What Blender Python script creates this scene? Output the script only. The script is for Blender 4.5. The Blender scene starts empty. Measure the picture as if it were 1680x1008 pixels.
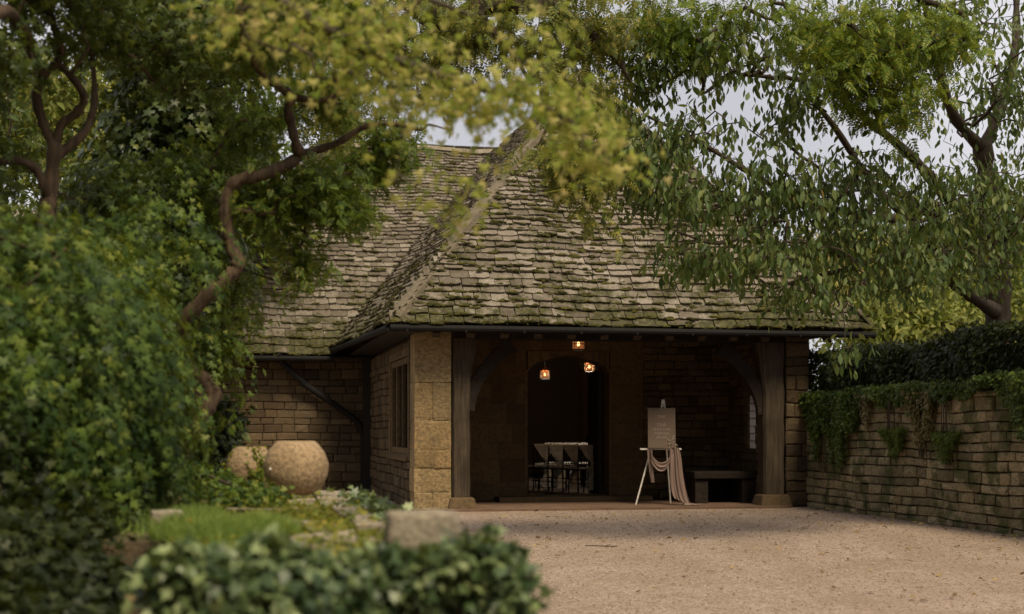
import bpy, math, random
import numpy as np
from mathutils import Vector

R = math.radians
random.seed(7)
rng = np.random.default_rng(11)
SC = bpy.context.scene
COL = SC.collection

# ------------------------------------------------------------------ camera
F = 2333.0                 # focal length in photograph pixels (50 mm on a 36 mm sensor, 1680 px wide)
CH = 1.35
cam = bpy.data.cameras.new('camera')
cam.lens = 50.0; cam.sensor_width = 36.0
cam.shift_y = 200.0 / 1680.0
cam.clip_start = 0.1; cam.clip_end = 2000
cam.dof.use_dof = True; cam.dof.focus_distance = 18.5; cam.dof.aperture_fstop = 1.8
camo = bpy.data.objects.new('camera', cam); COL.objects.link(camo)
camo.location = (0, 0, CH); camo.rotation_euler = (R(90), 0, 0)
SC.camera = camo

# ------------------------------------------------------------------ light
SUN_EL, SUN_AZ = 55.0, 156.0          # azimuth clockwise from +Y: sun behind the camera, to the right
w = bpy.data.worlds.new('World'); SC.world = w; w.use_nodes = True
nt = w.node_tree; nt.nodes.clear()
sky = nt.nodes.new('ShaderNodeTexSky'); sky.sky_type = 'NISHITA'; sky.sun_disc = False
sky.sun_elevation = R(SUN_EL); sky.sun_rotation = R(SUN_AZ)
tc = nt.nodes.new('ShaderNodeTexCoord')
nz = nt.nodes.new('ShaderNodeTexNoise'); nz.inputs['Scale'].default_value = 2.2; nz.inputs['Detail'].default_value = 5
rp = nt.nodes.new('ShaderNodeValToRGB')
rp.color_ramp.elements[0].position = .38; rp.color_ramp.elements[0].color = (6.3, 6.15, 6.5, 1)
rp.color_ramp.elements[1].position = .62; rp.color_ramp.elements[1].color = (8.6, 8.4, 8.7, 1)
mx = nt.nodes.new('ShaderNodeMix'); mx.data_type = 'RGBA'; mx.inputs[0].default_value = .88
bg = nt.nodes.new('ShaderNodeBackground'); bg.inputs['Strength'].default_value = .10
wo = nt.nodes.new('ShaderNodeOutputWorld')
L = nt.links.new
L(tc.outputs['Generated'], nz.inputs['Vector']); L(nz.outputs['Fac'], rp.inputs[0])
L(sky.outputs[0], mx.inputs['A']); L(rp.outputs[0], mx.inputs['B'])
L(mx.outputs['Result'], bg.inputs['Color']); L(bg.outputs[0], wo.inputs['Surface'])
sun = bpy.data.lights.new('sun', 'SUN'); sun.energy = 4.3; sun.angle = R(18); sun.color = (1.0, .85, .62)
suno = bpy.data.objects.new('sun', sun); COL.objects.link(suno)
az = R(SUN_AZ); el = R(SUN_EL)
sd = Vector((math.sin(az)*math.cos(el), math.cos(az)*math.cos(el), math.sin(el)))
suno.rotation_euler = sd.to_track_quat('Z', 'Y').to_euler()
SC.view_settings.view_transform = 'Standard'; SC.view_settings.look = 'None'
SC.view_settings.exposure = 0.0; SC.view_settings.gamma = 1.0
SC.cycles.use_denoising = True
SC.cycles.max_bounces = 8; SC.cycles.transparent_max_bounces = 12
SC.cycles.caustics_reflective = False; SC.cycles.caustics_refractive = False

# ------------------------------------------------------------------ helpers
def W(px, py, Z):
    """a point seen at (px, py) of the photograph, Z metres in front of the camera"""
    return np.array([(px-840.0)/F*Z, Z, CH+(704.0-py)/F*Z])

TH = R(11.15); ca, sa = math.cos(TH), math.sin(TH)
O = np.array([-1.60, 23.3, 0.0])
def B(u, v, z):
    """building coordinates: u along the porch front, v back from it, z up"""
    return np.array([O[0]+u*ca-v*sa, O[1]+u*sa+v*ca, z])

def norm(a):
    a = np.asarray(a, float)
    return a/np.maximum(np.linalg.norm(a, axis=-1, keepdims=True), 1e-9)

def tag(o, label=None, cat=None, group=None, kind=None):
    if label: o['label'] = label
    if cat: o['category'] = cat
    if group: o['group'] = group
    if kind: o['kind'] = kind
    return o

def empty(name, loc, label, cat, group=None):
    o = bpy.data.objects.new(name, None); COL.objects.link(o)
    o.location = tuple(float(c) for c in loc); o.empty_display_size = .2
    return tag(o, label, cat, group)

def root_loc(p):
    l = np.zeros(3)
    while p is not None:
        l += np.array(p.location); p = p.parent
    return l

def link_mesh(name, me, mat, parent):
    if mat is not None: me.materials.append(mat)
    o = bpy.data.objects.new(name, me); COL.objects.link(o)
    if parent is not None: o.parent = parent
    return o

def mesh_np(name, V, Fc, mat, parent=None, smooth=False):
    """V (n,3) world, Fc (m,k) equal-size polygons"""
    V = np.asarray(V, np.float32)
    if parent is not None: V = V-root_loc(parent).astype(np.float32)
    Fc = np.asarray(Fc, np.int32); m, k = Fc.shape
    me = bpy.data.meshes.new(name)
    me.vertices.add(len(V)); me.vertices.foreach_set('co', V.ravel())
    me.loops.add(m*k); me.loops.foreach_set('vertex_index', Fc.ravel())
    me.polygons.add(m)
    me.polygons.foreach_set('loop_start', np.arange(0, m*k, k, dtype=np.int32))
    try: me.polygons.foreach_set('loop_total', np.full(m, k, np.int32))
    except Exception: pass
    if smooth: me.polygons.foreach_set('use_smooth', np.ones(m, bool))
    me.update(calc_edges=True); me.validate()
    return link_mesh(name, me, mat, parent)

class MB:
    """collects shapes, builds ONE mesh"""
    def __init__(s): s.v = []; s.f = []
    def add(s, vs, fs):
        b = len(s.v); s.v += [tuple(map(float, p)) for p in vs]; s.f += [tuple(i+b for i in f) for f in fs]
    def hexa(s, p):   # 8 points: bottom 4 ccw, top 4 ccw
        s.add(p, [(3,2,1,0),(4,5,6,7),(0,1,5,4),(1,2,6,5),(2,3,7,6),(3,0,4,7)])
    def box(s, c, d, ax=None, jit=0):
        ax = np.eye(3) if ax is None else np.asarray(ax, float)
        c = np.asarray(c, float); h = np.asarray(d, float)/2
        P = []
        for z in (-1, 1):
            for x, y in ((-1,-1),(1,-1),(1,1),(-1,1)):
                q = c+ax[0]*x*h[0]+ax[1]*y*h[1]+ax[2]*z*h[2]
                if jit: q = q+rng.normal(0, jit, 3)
                P.append(q)
        s.hexa(P)
    def bbox(s, u0, u1, v0, v1, z0, z1):   # box in building coordinates
        s.hexa([B(u0,v0,z0),B(u1,v0,z0),B(u1,v1,z0),B(u0,v1,z0),B(u0,v0,z1),B(u1,v0,z1),B(u1,v1,z1),B(u0,v1,z1)])
    def tube(s, pts, rad, n=8, cap=True):
        V, Fq = tube_arrays(pts, rad, n)
        b = len(s.v); s.v += [tuple(map(float, p)) for p in V]; s.f += [tuple(int(i)+b for i in f) for f in Fq]
        if cap:
            m = len(pts)
            s.f.append(tuple(b+i for i in range(n))[::-1]); s.f.append(tuple(b+(m-1)*n+i for i in range(n)))
    def lathe(s, c, prof, n=24, wob=0):
        c = np.asarray(c, float); b = len(s.v)
        for r, z in prof:
            for i in range(n):
                a = 2*math.pi*i/n; q = 1+wob*(math.sin(2*a+1)+.6*math.sin(5*a+z*14)+.5*math.sin(9*a-z*33)); s.v.append(tuple(c+np.array([r*q*math.cos(a), r*q*math.sin(a), z+wob*.1*math.sin(3*a)])))
        for j in range(len(prof)-1):
            for i in range(n):
                k = (i+1) % n; s.f.append((b+j*n+i, b+j*n+k, b+(j+1)*n+k, b+(j+1)*n+i))
    def build(s, name, mat, parent=None, smooth=False, bevel=0, bseg=2):
        me = bpy.data.meshes.new(name)
        off = root_loc(parent) if parent is not None else np.zeros(3)
        me.from_pydata([tuple(np.array(p)-off) for p in s.v], [], s.f); me.update(); 
        if smooth: me.polygons.foreach_set('use_smooth', [True]*len(me.polygons))
        o = link_mesh(name, me, mat, parent)
        if bevel:
            m = o.modifiers.new('bevel', 'BEVEL'); m.width = bevel; m.segments = bseg; m.limit_method = 'ANGLE'
        return o

def tube_arrays(pts, rad, n):
    P = np.asarray(pts, float); m = len(P); rad = np.broadcast_to(np.asarray(rad, float), (m,))
    T = np.zeros_like(P); T[1:-1] = P[2:]-P[:-2]; T[0] = P[1]-P[0]; T[-1] = P[-1]-P[-2]; T = norm(T)
    up = np.array([0,0,1.0]) if abs(T[0][2]) < .9 else np.array([1.0,0,0])
    x = norm(np.cross(T[0], up)); V = np.zeros((m, n, 3)); ang = np.arange(n)*2*math.pi/n
    for i in range(m):
        x = norm(x-T[i]*np.dot(x, T[i])); y = np.cross(T[i], x)
        V[i] = P[i]+rad[i]*(np.cos(ang)[:,None]*x+np.sin(ang)[:,None]*y)
    i = np.arange(m-1)[:,None]*n; j = np.arange(n)[None]; k = (j+1) % n
    Fq = np.stack([i+j, i+k, i+n+k, i+n+j], -1).reshape(-1, 4)
    return V.reshape(-1, 3), Fq

def spline(pts, n=6):
    P = np.asarray(pts, float); P = np.vstack([2*P[0]-P[1], P, 2*P[-1]-P[-2]]); out = []
    for i in range(1, len(P)-2):
        for t in np.arange(n)/n:
            a,b,c,d = P[i-1],P[i],P[i+1],P[i+2]
            out.append(.5*((2*b)+(-a+c)*t+(2*a-5*b+4*c-d)*t*t+(-a+3*b-3*c+d)*t**3))
    out.append(P[-2]); return np.array(out)

# ------------------------------------------------------------------ materials
class NT:
    def __init__(s, name):
        s.m = bpy.data.materials.new(name); s.m.use_nodes = True; s.t = s.m.node_tree; s.t.nodes.clear()
    def n(s, typ, **kw):
        nd = s.t.nodes.new('ShaderNode'+typ)
        for k, v in kw.items():
            if hasattr(nd, k) and k not in nd.inputs: setattr(nd, k, v)
            else: nd.inputs[k.replace('_', ' ')].default_value = v
        return nd
    def l(s, a, b): s.t.links.new(a, b)
    def pos(s): return s.n('NewGeometry').outputs['Position']
    def noise(s, scale, detail=4, rough=.55, vec=None, dist=0):
        nd = s.n('TexNoise'); nd.inputs['Scale'].default_value = scale; nd.inputs['Detail'].default_value = detail
        nd.inputs['Roughness'].default_value = rough; nd.inputs['Distortion'].default_value = dist
        s.l(vec if vec is not None else s.pos(), nd.inputs['Vector']); return nd.outputs['Fac']
    def ramp(s, fac, stops):
        r = s.n('ValToRGB'); e = r.color_ramp.elements
        while len(e) < len(stops): e.new(.5)
        for q, (p, c) in zip(e, stops):
            q.position = p; q.color = (c, c, c, 1) if isinstance(c, (int, float)) else (*c, 1)
        s.l(fac, r.inputs[0]); return r.outputs[0]
    def mix(s, fac, a, b, mode='MIX'):
        m = s.n('Mix'); m.data_type = 'RGBA'; m.blend_type = mode
        for v, k in ((fac, 0), (a, 'A'), (b, 'B')):
            i = m.inputs[k] if k != 0 else m.inputs[0]
            if isinstance(v, (int, float)): i.default_value = v if k == 0 else (v, v, v, 1)
            elif isinstance(v, tuple): i.default_value = (*v, 1)
            else: s.l(v, i)
        return m.outputs['Result']
    def math(s, op, a, b=0.0):
        m = s.n('Math'); m.operation = op
        for v, i in ((a, 0), (b, 1)):
            if isinstance(v, (int, float)): m.inputs[i].default_value = v
            else: s.l(v, m.inputs[i])
        return m.outputs[0]
    def rnd(s): return s.n('NewGeometry').outputs['Random Per Island']
    def bump(s, h, strength=.5, dist=.01):
        b = s.n('Bump'); b.inputs['Strength'].default_value = strength; b.inputs['Distance'].default_value = dist
        s.l(h, b.inputs['Height']); return b.outputs[0]
    def bsdf(s, color, rough=.8, bump=None, metal=0, spec=.3, **kw):
        p = s.n('BsdfPrincipled'); p.inputs['Roughness'].default_value = rough
        p.inputs['Metallic'].default_value = metal; p.inputs['Specular IOR Level'].default_value = spec
        if isinstance(color, tuple): p.inputs['Base Color'].default_value = (*color, 1)
        else: s.l(color, p.inputs['Base Color'])
        if bump is not None: s.l(bump, p.inputs['Normal'])
        for k, v in kw.items(): p.inputs[k].default_value = v
        return p.outputs[0]
    def out(s, sh):
        o = s.n('OutputMaterial'); s.l(sh, o.inputs['Surface']); return s.m

def leafmat(name, stops, trans=.35, rough=.5, spec=.25, k=1.0):
    if k: stops = [(p, (c[0]*1.28*k, c[1]*1.15*k, c[2]*.80*k)) for p, c in stops]
    a = NT(name)
    r = a.rnd(); big = a.noise(1.3, 2)
    f = a.math('ADD', a.math('MULTIPLY', r, .62), a.math('MULTIPLY', big, .5))
    col = a.ramp(f, stops)
    p = a.bsdf(col, rough, spec=spec)
    t = a.n('BsdfTranslucent'); a.l(a.mix(.5, col, (.30, .34, .03), 'MIX'), t.inputs['Color'])
    m = a.n('MixShader'); m.inputs[0].default_value = trans
    a.l(p, m.inputs[1]); a.l(t.outputs[0], m.inputs[2])
    return a.out(m.outputs[0])

def stonemat(name, c1, c2, c3, dirt=(.05,.042,.03), island=True, sc=3.0, bump=.6, moss=0.0, bed=.35):
    a = NT(name)
    n1 = a.noise(sc, 6); n2 = a.noise(sc*9, 5, .6); n3 = a.noise(sc*.4, 3)
    f = a.math('ADD', a.math('MULTIPLY', n1, .45), a.math('MULTIPLY', a.rnd() if island else n3, .55))
    col = a.ramp(f, [(.2, c1), (.48, c2), (.76, c3)])
    if island: col = a.mix(a.ramp(a.math('FRACT', a.math('MULTIPLY', a.rnd(), 7.31)), [(.55, 0.0), (1.0, .35)]), col, (c2[0]*1.1, c2[1]*.88, c2[2]*.7))
    col = a.mix(a.ramp(n2, [(.35, .55), (.6, 0.0)]), col, dirt)
    col = a.mix(a.ramp(n3, [(.45, 0.0), (.75, .5)]), col, dirt)
    if moss: col = a.mix(a.ramp(a.noise(2.3, 5), [(.62-moss*.2, 0.0), (.7-moss*.2, .75)]), col, (.05, .062, .018))
    mp = a.n('Mapping'); a.l(a.pos(), mp.inputs['Vector']); mp.inputs['Scale'].default_value = (1, 1, 5)
    n5 = a.noise(sc*3.2, 5, .65, mp.outputs[0], .6)
    col = a.mix(a.ramp(n5, [(.36, bed*.8), (.5, 0.0)]), col, dirt)
    h = a.math('ADD', a.math('MULTIPLY', n2, .6), a.math('ADD', n1, a.math('MULTIPLY', n5, bed)))
    return a.out(a.bsdf(col, .9, a.bump(h, bump, .035), spec=.15))

def simplemat(name, col, rough=.6, metal=0, spec=.3, nscale=30, var=.25, bump=.15):
    a = NT(name); n = a.noise(nscale, 4)
    c = a.mix(a.ramp(n, [(.3, 0.0), (.7, 1.0)]), tuple(x*(1-var) for x in col), tuple(min(1, x*(1+var)) for x in col))
    return a.out(a.bsdf(c, rough, a.bump(n, bump, .01), metal, spec))

def woodmat(name, c1, c2, vert=True, bump=.5):
    a = NT(name); mp = a.n('Mapping'); a.l(a.pos(), mp.inputs['Vector'])
    mp.inputs['Scale'].default_value = (1, 1, .07) if vert else (.3, .3, 1)
    n = a.noise(26, 6, .6, mp.outputs[0], .4); n2 = a.noise(2.5, 4)
    c = a.mix(a.ramp(n, [(.3, 0.0), (.7, 1.0)]), c1, c2)
    c = a.mix(a.ramp(n2, [(.4, 0.0), (.75, .5)]), c, tuple(x*.45 for x in c1))
    return a.out(a.bsdf(c, .8, a.bump(n, bump, .02), spec=.2))

M = {}
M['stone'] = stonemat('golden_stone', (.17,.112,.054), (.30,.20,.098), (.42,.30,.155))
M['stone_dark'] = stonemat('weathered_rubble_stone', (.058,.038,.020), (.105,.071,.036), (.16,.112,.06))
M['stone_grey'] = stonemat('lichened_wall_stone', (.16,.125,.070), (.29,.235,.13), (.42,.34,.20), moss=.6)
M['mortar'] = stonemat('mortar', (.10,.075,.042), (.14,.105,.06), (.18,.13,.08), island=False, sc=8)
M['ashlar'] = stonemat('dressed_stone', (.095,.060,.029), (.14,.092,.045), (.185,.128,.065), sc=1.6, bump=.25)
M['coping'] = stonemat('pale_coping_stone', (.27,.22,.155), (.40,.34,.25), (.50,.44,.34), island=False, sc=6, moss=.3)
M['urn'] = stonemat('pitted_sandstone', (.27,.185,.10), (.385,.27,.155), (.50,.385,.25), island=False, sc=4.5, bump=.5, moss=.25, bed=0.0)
M['timber'] = woodmat('weathered_oak', (.032,.023,.015), (.095,.070,.046))
M['timber_dark'] = woodmat('dark_oak', (.014,.010,.007), (.036,.026,.018), False)
M['bark'] = woodmat('brown_bark', (.030,.022,.015), (.085,.062,.042))
M['bark_red'] = woodmat('reddish_peeling_bark', (.034,.023,.015), (.135,.090,.054))
M['bark_grey'] = woodmat('grey_green_bark', (.05,.042,.028), (.12,.10,.065))
M['iron'] = simplemat('black_painted_iron', (.012,.011,.010), .75, spec=.15)
M['white'] = simplemat('white_painted_wood', (.62,.58,.52), .5)
M['board'] = simplemat('taupe_sign_board', (.125,.088,.062), .6, var=.08)
M['letter'] = simplemat('cream_lettering', (.34,.265,.205), .6, var=.05)
M['soil'] = stonemat('soil_and_moss', (.07,.05,.03), (.12,.09,.05), (.20,.17,.10), island=False, sc=4, moss=.6)
M['dark'] = simplemat('dark_boards_and_shade', (.02,.016,.012), .7)  # dark boards; on hall lining and window backing it stands in for shade

def slatemat():
    a = NT('stone_slates')
    r = a.rnd(); n1 = a.noise(7, 6, .62); n2 = a.noise(45, 4, .6); n3 = a.noise(.9, 4, .6); n4 = a.noise(5.5, 5, .65)
    f = a.math('ADD', a.math('MULTIPLY', r, .5), a.math('MULTIPLY', n1, .5))
    col = a.ramp(f, [(.12, (.072,.058,.043)), (.5, (.185,.155,.118)), (.90, (.34,.30,.245))])
    col = a.mix(a.ramp(n2, [(.36, .6), (.55, 0.0)]), col, (.09,.075,.052))
    # lichen blotches
    col = a.mix(a.ramp(a.noise(11, 3), [(.6, 0.0), (.68, .45)]), col, (.46,.43,.36))
    sp = a.n('SeparateXYZ'); a.l(a.pos(), sp.inputs[0])
    low = a.ramp(a.math('DIVIDE', a.math('SUBTRACT', sp.outputs[2], 2.9), 5.0), [(0.0, .22), (.10, .10), (.4, .055), (.9, 0.01)])
    mo = a.math('ADD', a.math('ADD', a.math('MULTIPLY', n3, .55), a.math('MULTIPLY', n4, .45)), low)
    mcol = a.ramp(a.noise(14, 4), [(.35, (.022,.021,.009)), (.55, (.055,.055,.016)), (.75, (.11,.105,.030))])
    col = a.mix(a.ramp(mo, [(.585, 0.0), (.66, .85)]), col, mcol)
    h = a.math('ADD', a.math('MULTIPLY', n2, .5), n1)
    return a.out(a.bsdf(col, .92, a.bump(h, .8, .03), spec=.12))
M['slate'] = slatemat()
def mossmat():
    a = NT('roof_moss'); n = a.noise(22, 5)
    c = a.ramp(a.math('ADD', a.math('MULTIPLY', n, .7), a.math('MULTIPLY', a.rnd(), .3)), [(.3, (.022,.019,.009)), (.48, (.050,.048,.016)), (.72, (.115,.105,.030))])
    return a.out(a.bsdf(c, 1.0, a.bump(n, 1.0, .05), spec=.05))
M['moss'] = mossmat()

def gravelmat():
    a = NT('gravel'); P = a.pos()
    v = a.n('TexVoronoi'); v.inputs['Scale'].default_value = 82; a.l(P, v.inputs['Vector'])
    v2 = a.n('TexVoronoi'); v2.inputs['Scale'].default_value = 24; a.l(P, v2.inputs['Vector'])
    s = a.n('SeparateColor'); a.l(v.outputs['Color'], s.inputs[0])
    s2 = a.n('SeparateColor'); a.l(v2.outputs['Color'], s2.inputs[0])
    col = a.ramp(s.outputs[0], [(.05, (.19,.138,.10)), (.45, (.30,.228,.172)), (.8, (.385,.30,.235)), (1.0, (.49,.415,.345))])
    col = a.mix(a.ramp(s2.outputs[1], [(.8, 0.0), (.9, .5)]), col, (.14,.09,.055))
    big = a.noise(.9, 5, .6); col = a.mix(a.ramp(big, [(.4, 0.0), (.7, .42)]), col, (.17,.118,.075))
    mp = a.n('Mapping'); a.l(P, mp.inputs['Vector']); mp.inputs['Rotation'].default_value = (0, 0, -.25); mp.inputs['Scale'].default_value = (1.0, .12, 1)
    col = a.mix(a.ramp(a.noise(1.1, 3, .5, mp.outputs[0]), [(.48, 0.0), (.62, .35)]), col, (.21,.15,.10))
    h = a.math('SUBTRACT', 1.0, v.outputs['Distance'])
    return a.out(a.bsdf(col, .95, a.bump(h, .7, .008), spec=.12))
M['gravel'] = gravelmat()
def brickfloor():
    a = NT('brick_paving'); mp = a.n('Mapping'); a.l(a.pos(), mp.inputs['Vector']); mp.inputs['Rotation'].default_value = (0, 0, -TH)
    b = a.n('TexBrick'); a.l(mp.outputs[0], b.inputs['Vector']); b.inputs['Scale'].default_value = 1
    b.inputs['Brick Width'].default_value = .23; b.inputs['Row Height'].default_value = .115; b.inputs['Mortar Size'].default_value = .006
    b.inputs['Color1'].default_value = (.15,.085,.055,1); b.inputs['Color2'].default_value = (.11,.065,.042,1); b.inputs['Mortar'].default_value = (.08,.06,.045,1)
    c = a.mix(a.ramp(a.noise(3, 5), [(.35, 0.0), (.7, .6)]), b.outputs[0], (.20,.13,.085))
    return a.out(a.bsdf(c, .85, a.bump(b.outputs['Fac'], .4, -.01)))
M['brick'] = brickfloor()

def clothmat(name, col, tr=.3):
    a = NT(name); n = a.noise(60, 3)
    p = a.bsdf(a.mix(n, tuple(x*.85 for x in col), col), .9, a.bump(n, .2, .004), spec=.1)
    t = a.n('BsdfTranslucent'); t.inputs['Color'].default_value = (*col, 1)
    m = a.n('MixShader'); m.inputs[0].default_value = tr; a.l(p, m.inputs[1]); a.l(t.outputs[0], m.inputs[2])
    return a.out(m.outputs[0])
M['cloth_ivory'] = clothmat('ivory_chiffon', (.88,.88,.84), .6)
M['cloth_taupe'] = clothmat('taupe_chiffon', (.52,.46,.40), .5)
M['cloth_mauve'] = clothmat('dusky_pink_gauze', (.33,.24,.20))
def glassmat(name, tint=(.85,.88,.85), refl=.12):
    a = NT(name); t = a.n('BsdfTransparent'); t.inputs[0].default_value = (*tint, 1)
    g = a.n('BsdfGlossy'); g.inputs['Roughness'].default_value = .08
    m = a.n('MixShader'); m.inputs[0].default_value = refl
    a.l(t.outputs[0], m.inputs[1]); a.l(g.outputs[0], m.inputs[2]); return a.out(m.outputs[0])
M['glass'] = glassmat('leaded_glass')
def oldglass():
    a = NT('old_rippled_glass'); t = a.n('BsdfTransparent'); d = a.n('BsdfTranslucent'); d.inputs[0].default_value = (.95,.78,.66,1)
    m = a.n('MixShader'); m.inputs[0].default_value = .75; a.l(t.outputs[0], m.inputs[1]); a.l(d.outputs[0], m.inputs[2]); return a.out(m.outputs[0])
M['oldglass'] = oldglass()
def emit(name, col, s):
    a = NT(name); e = a.n('Emission'); e.inputs[0].default_value = (*col, 1); e.inputs[1].default_value = s; return a.out(e.outputs[0])
M['amber'] = emit('lit_amber_glass', (1.0, .33, .10), .55)
M['bulb'] = emit('lit_bulb', (1.0, .72, .42), 9.0)

# leaf colours
M['leaf_cherry'] = leafmat('cherry_leaf', [(.2,(.020,.046,.018)),(.5,(.045,.085,.032)),(.72,(.085,.130,.055)),(.92,(.15,.19,.085)),(.99,(.40,.24,.03))], .3)
M['leaf_climber'] = leafmat('climber_leaf', [(.2,(.028,.062,.014)),(.5,(.062,.115,.022)),(.75,(.105,.155,.03)),(.95,(.19,.18,.04))], .35)
M['leaf_mid'] = leafmat('pale_leaflet', [(.2,(.05,.08,.025)),(.5,(.11,.14,.04)),(.75,(.18,.20,.06)),(.95,(.28,.24,.07))], .4)
M['leaf_ivy2'] = leafmat('trunk_ivy_leaf', [(.2,(.018,.038,.012)),(.5,(.038,.068,.02)),(.75,(.075,.115,.038)),(.95,(.14,.16,.06))], .2, .42, .4)
M['leaf_climber2'] = leafmat('creeper_leaf', [(.25,(.011,.030,.008)),(.50,(.034,.074,.016)),(.76,(.090,.150,.032)),(.95,(.20,.23,.05))], .35)
M['leaf_ivyw'] = leafmat('wall_creeper_leaf', [(.2,(.020,.045,.012)),(.5,(.042,.080,.02)),(.8,(.085,.125,.032))], .25)
M['leaf_far2'] = leafmat('sunlit_shrub_leaf', [(.2,(.055,.085,.02)),(.5,(.12,.155,.04)),(.8,(.20,.22,.07))], .35)
M['leaf_dark'] = leafmat('dark_green_leaf', [(.2,(.016,.034,.010)),(.5,(.034,.062,.016)),(.8,(.07,.10,.026))], .3)
M['leaf_ivy'] = leafmat('ivy_leaf', [(.26,(.018,.040,.018)),(.50,(.050,.088,.044)),(.68,(.105,.155,.085)),(.84,(.18,.245,.14)),(.98,(.30,.36,.21))], .15, .42, .4)
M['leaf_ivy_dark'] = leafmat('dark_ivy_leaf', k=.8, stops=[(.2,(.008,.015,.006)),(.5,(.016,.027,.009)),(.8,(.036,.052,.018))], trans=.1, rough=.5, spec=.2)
M['leaf_yellow'] = leafmat('autumn_maple_leaf', [(.15,(.14,.25,.035)),(.42,(.36,.41,.075)),(.64,(.54,.51,.13)),(.86,(.64,.54,.22)),(.97,(.55,.33,.14))], .58, k=0)
M['leaf_yellowgreen'] = leafmat('yellow_green_leaf', [(.2,(.06,.10,.018)),(.5,(.13,.17,.028)),(.75,(.22,.22,.04)),(.95,(.34,.26,.06))], .4)
M['leaf_bright'] = leafmat('bright_pinnate_leaf', [(.2,(.040,.085,.014)),(.5,(.085,.15,.022)),(.75,(.15,.21,.035)),(.95,(.26,.26,.05))], .4)
M['leaf_far'] = leafmat('sunlit_far_leaf', [(.2,(.09,.115,.035)),(.5,(.17,.185,.06)),(.8,(.27,.25,.10)),(.95,(.33,.25,.13))], .35)
M['grass'] = leafmat('fresh_grass', [(.2,(.055,.12,.028)),(.5,(.12,.21,.055)),(.85,(.24,.33,.12))], .4)
M['drygrass'] = leafmat('dry_grass', [(.2,(.10,.09,.035)),(.5,(.20,.16,.07)),(.85,(.32,.25,.13))], .3, k=0)
M['litter'] = leafmat('dead_leaf', [(.2,(.10,.055,.022)),(.5,(.20,.12,.045)),(.85,(.36,.25,.09))], .1, k=0)

# ------------------------------------------------------------------ leaf templates (x width, y length, z normal), triangles
def T_oval(wd=.2):
    v = [(0,0,0),(-wd,.4,.05),(0,.45,-.02),(wd,.4,.05),(0,1,-.1),(-wd*.75,.72,.02),(wd*.75,.72,.02)]
    f = [(0,2,1),(0,3,2),(1,2,5),(2,3,6),(5,2,4),(2,6,4)]
    return np.array(v), np.array(f)
def T_lobed(r=(.5,.25,.55,.28,.62)):
    # palmate / ivy outline around a centre, stalk at y=0
    ang = [-90,-52,-18,8,30,58,90,122,150,172,198,232]
    rad = [.10,.42,.52,.30,.56,.34,.66,.34,.56,.30,.52,.42]
    v = [(0,.38,.05)]
    for a_, q in zip(ang, rad):
        v.append((q*math.cos(R(a_))*.8, .38+q*math.sin(R(a_)), -.12*q))
    n = len(ang); f = [(0, 1+i, 1+(i+1) % n) for i in range(n)]
    return np.array(v), np.array(f)
def T_star():
    v = [(0,.35,.03)]; ang = [-90,-40,0,20,45,68,90,112,135,160,180,220]; rad = [.05,.35,.55,.2,.66,.22,.75,.22,.66,.2,.55,.35]
    for a_, q in zip(ang, rad): v.append((q*math.cos(R(a_))*.85, .35+q*math.sin(R(a_)), -.15*q))
    n = len(ang); return np.array(v), np.array([(0, 1+i, 1+(i+1) % n) for i in range(n)])
def T_pinnate(k=4, ll=.42, wd=.085):
    v = []; f = []
    def leaflet(bx, by, dx, dy):
        b = len(v); L_ = math.hypot(dx, dy); ux, uy = dx/L_, dy/L_; px_, py_ = -uy, ux
        for s_, t_, z_ in ((0,0,0),(.45,-wd,.02),(.45,wd,.02),(1,0,-.06)):
            v.append((bx+dx*s_+px_*t_, by+dy*s_+py_*t_, z_))
        f.extend([(b,b+1,b+2),(b+1,b+3,b+2)])
    for i in range(k):
        y = .15+.7*i/k
        for sx in (-1, 1): leaflet(0, y, sx*ll*.8*(1-.12*i), ll*.45)
    leaflet(0, .78, 0, ll*.8)
    b = len(v); v.extend([(-.008,0,0),(.008,0,0),(0,.85,0)]); f.append((b,b+1,b+2))
    return np.array(v), np.array(f)
def T_blade():
    v = [(-.03,0,0),(.03,0,0),(.022,.5,.05),(-.022,.5,.05),(0,1,.25)]
    return np.array(v), np.array([(0,1,2),(0,2,3),(3,2,4)])
TP = dict(oval=T_oval(), ovalw=T_oval(.27), ivy=T_lobed(), star=T_star(), pin=T_pinnate(), pin6=T_pinnate(5,.36,.06), blade=T_blade())

def leaves(name, tmpl, pos, dr, nr, size, mat, parent=None):
    tv, tf = TP[tmpl]; pos = np.asarray(pos); N = len(pos)
    y = norm(dr); x = norm(np.cross(y, nr)+1e-6); z = np.cross(x, y)
    size = np.broadcast_to(size, (N,))[:, None, None]
    tz = tv[None,:,2:3]*rng.uniform(-.6, 1.9, (N,1,1))
    V = pos[:,None,:]+size*(tv[None,:,0:1]*x[:,None]+tv[None,:,1:2]*y[:,None]+tz*z[:,None])
    K = len(tv); Fc = tf[None]+(np.arange(N)*K)[:,None,None]
    return mesh_np(name, V.reshape(-1,3), Fc.reshape(-1,3), mat, parent)

def E(px, py, Z, rx, ry, rd, wt=1.0):
    return (W(px, py, Z), np.array([rx*Z/F, rd, ry*Z/F]), wt)

def scatter(ells, n, power=.5):
    """n points spread through ellipsoids, biased towards the outside; returns points and outward vectors"""
    wt = np.array([e[2] for e in ells], float); wt /= wt.sum()
    idx = rng.choice(len(ells), n, p=wt)
    C = np.array([e[0] for e in ells])[idx]; Rd = np.array([e[1] for e in ells])[idx]
    d = norm(rng.normal(size=(n,3))); r = rng.random(n)**power
    return C+Rd*d*r[:,None], d

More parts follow.
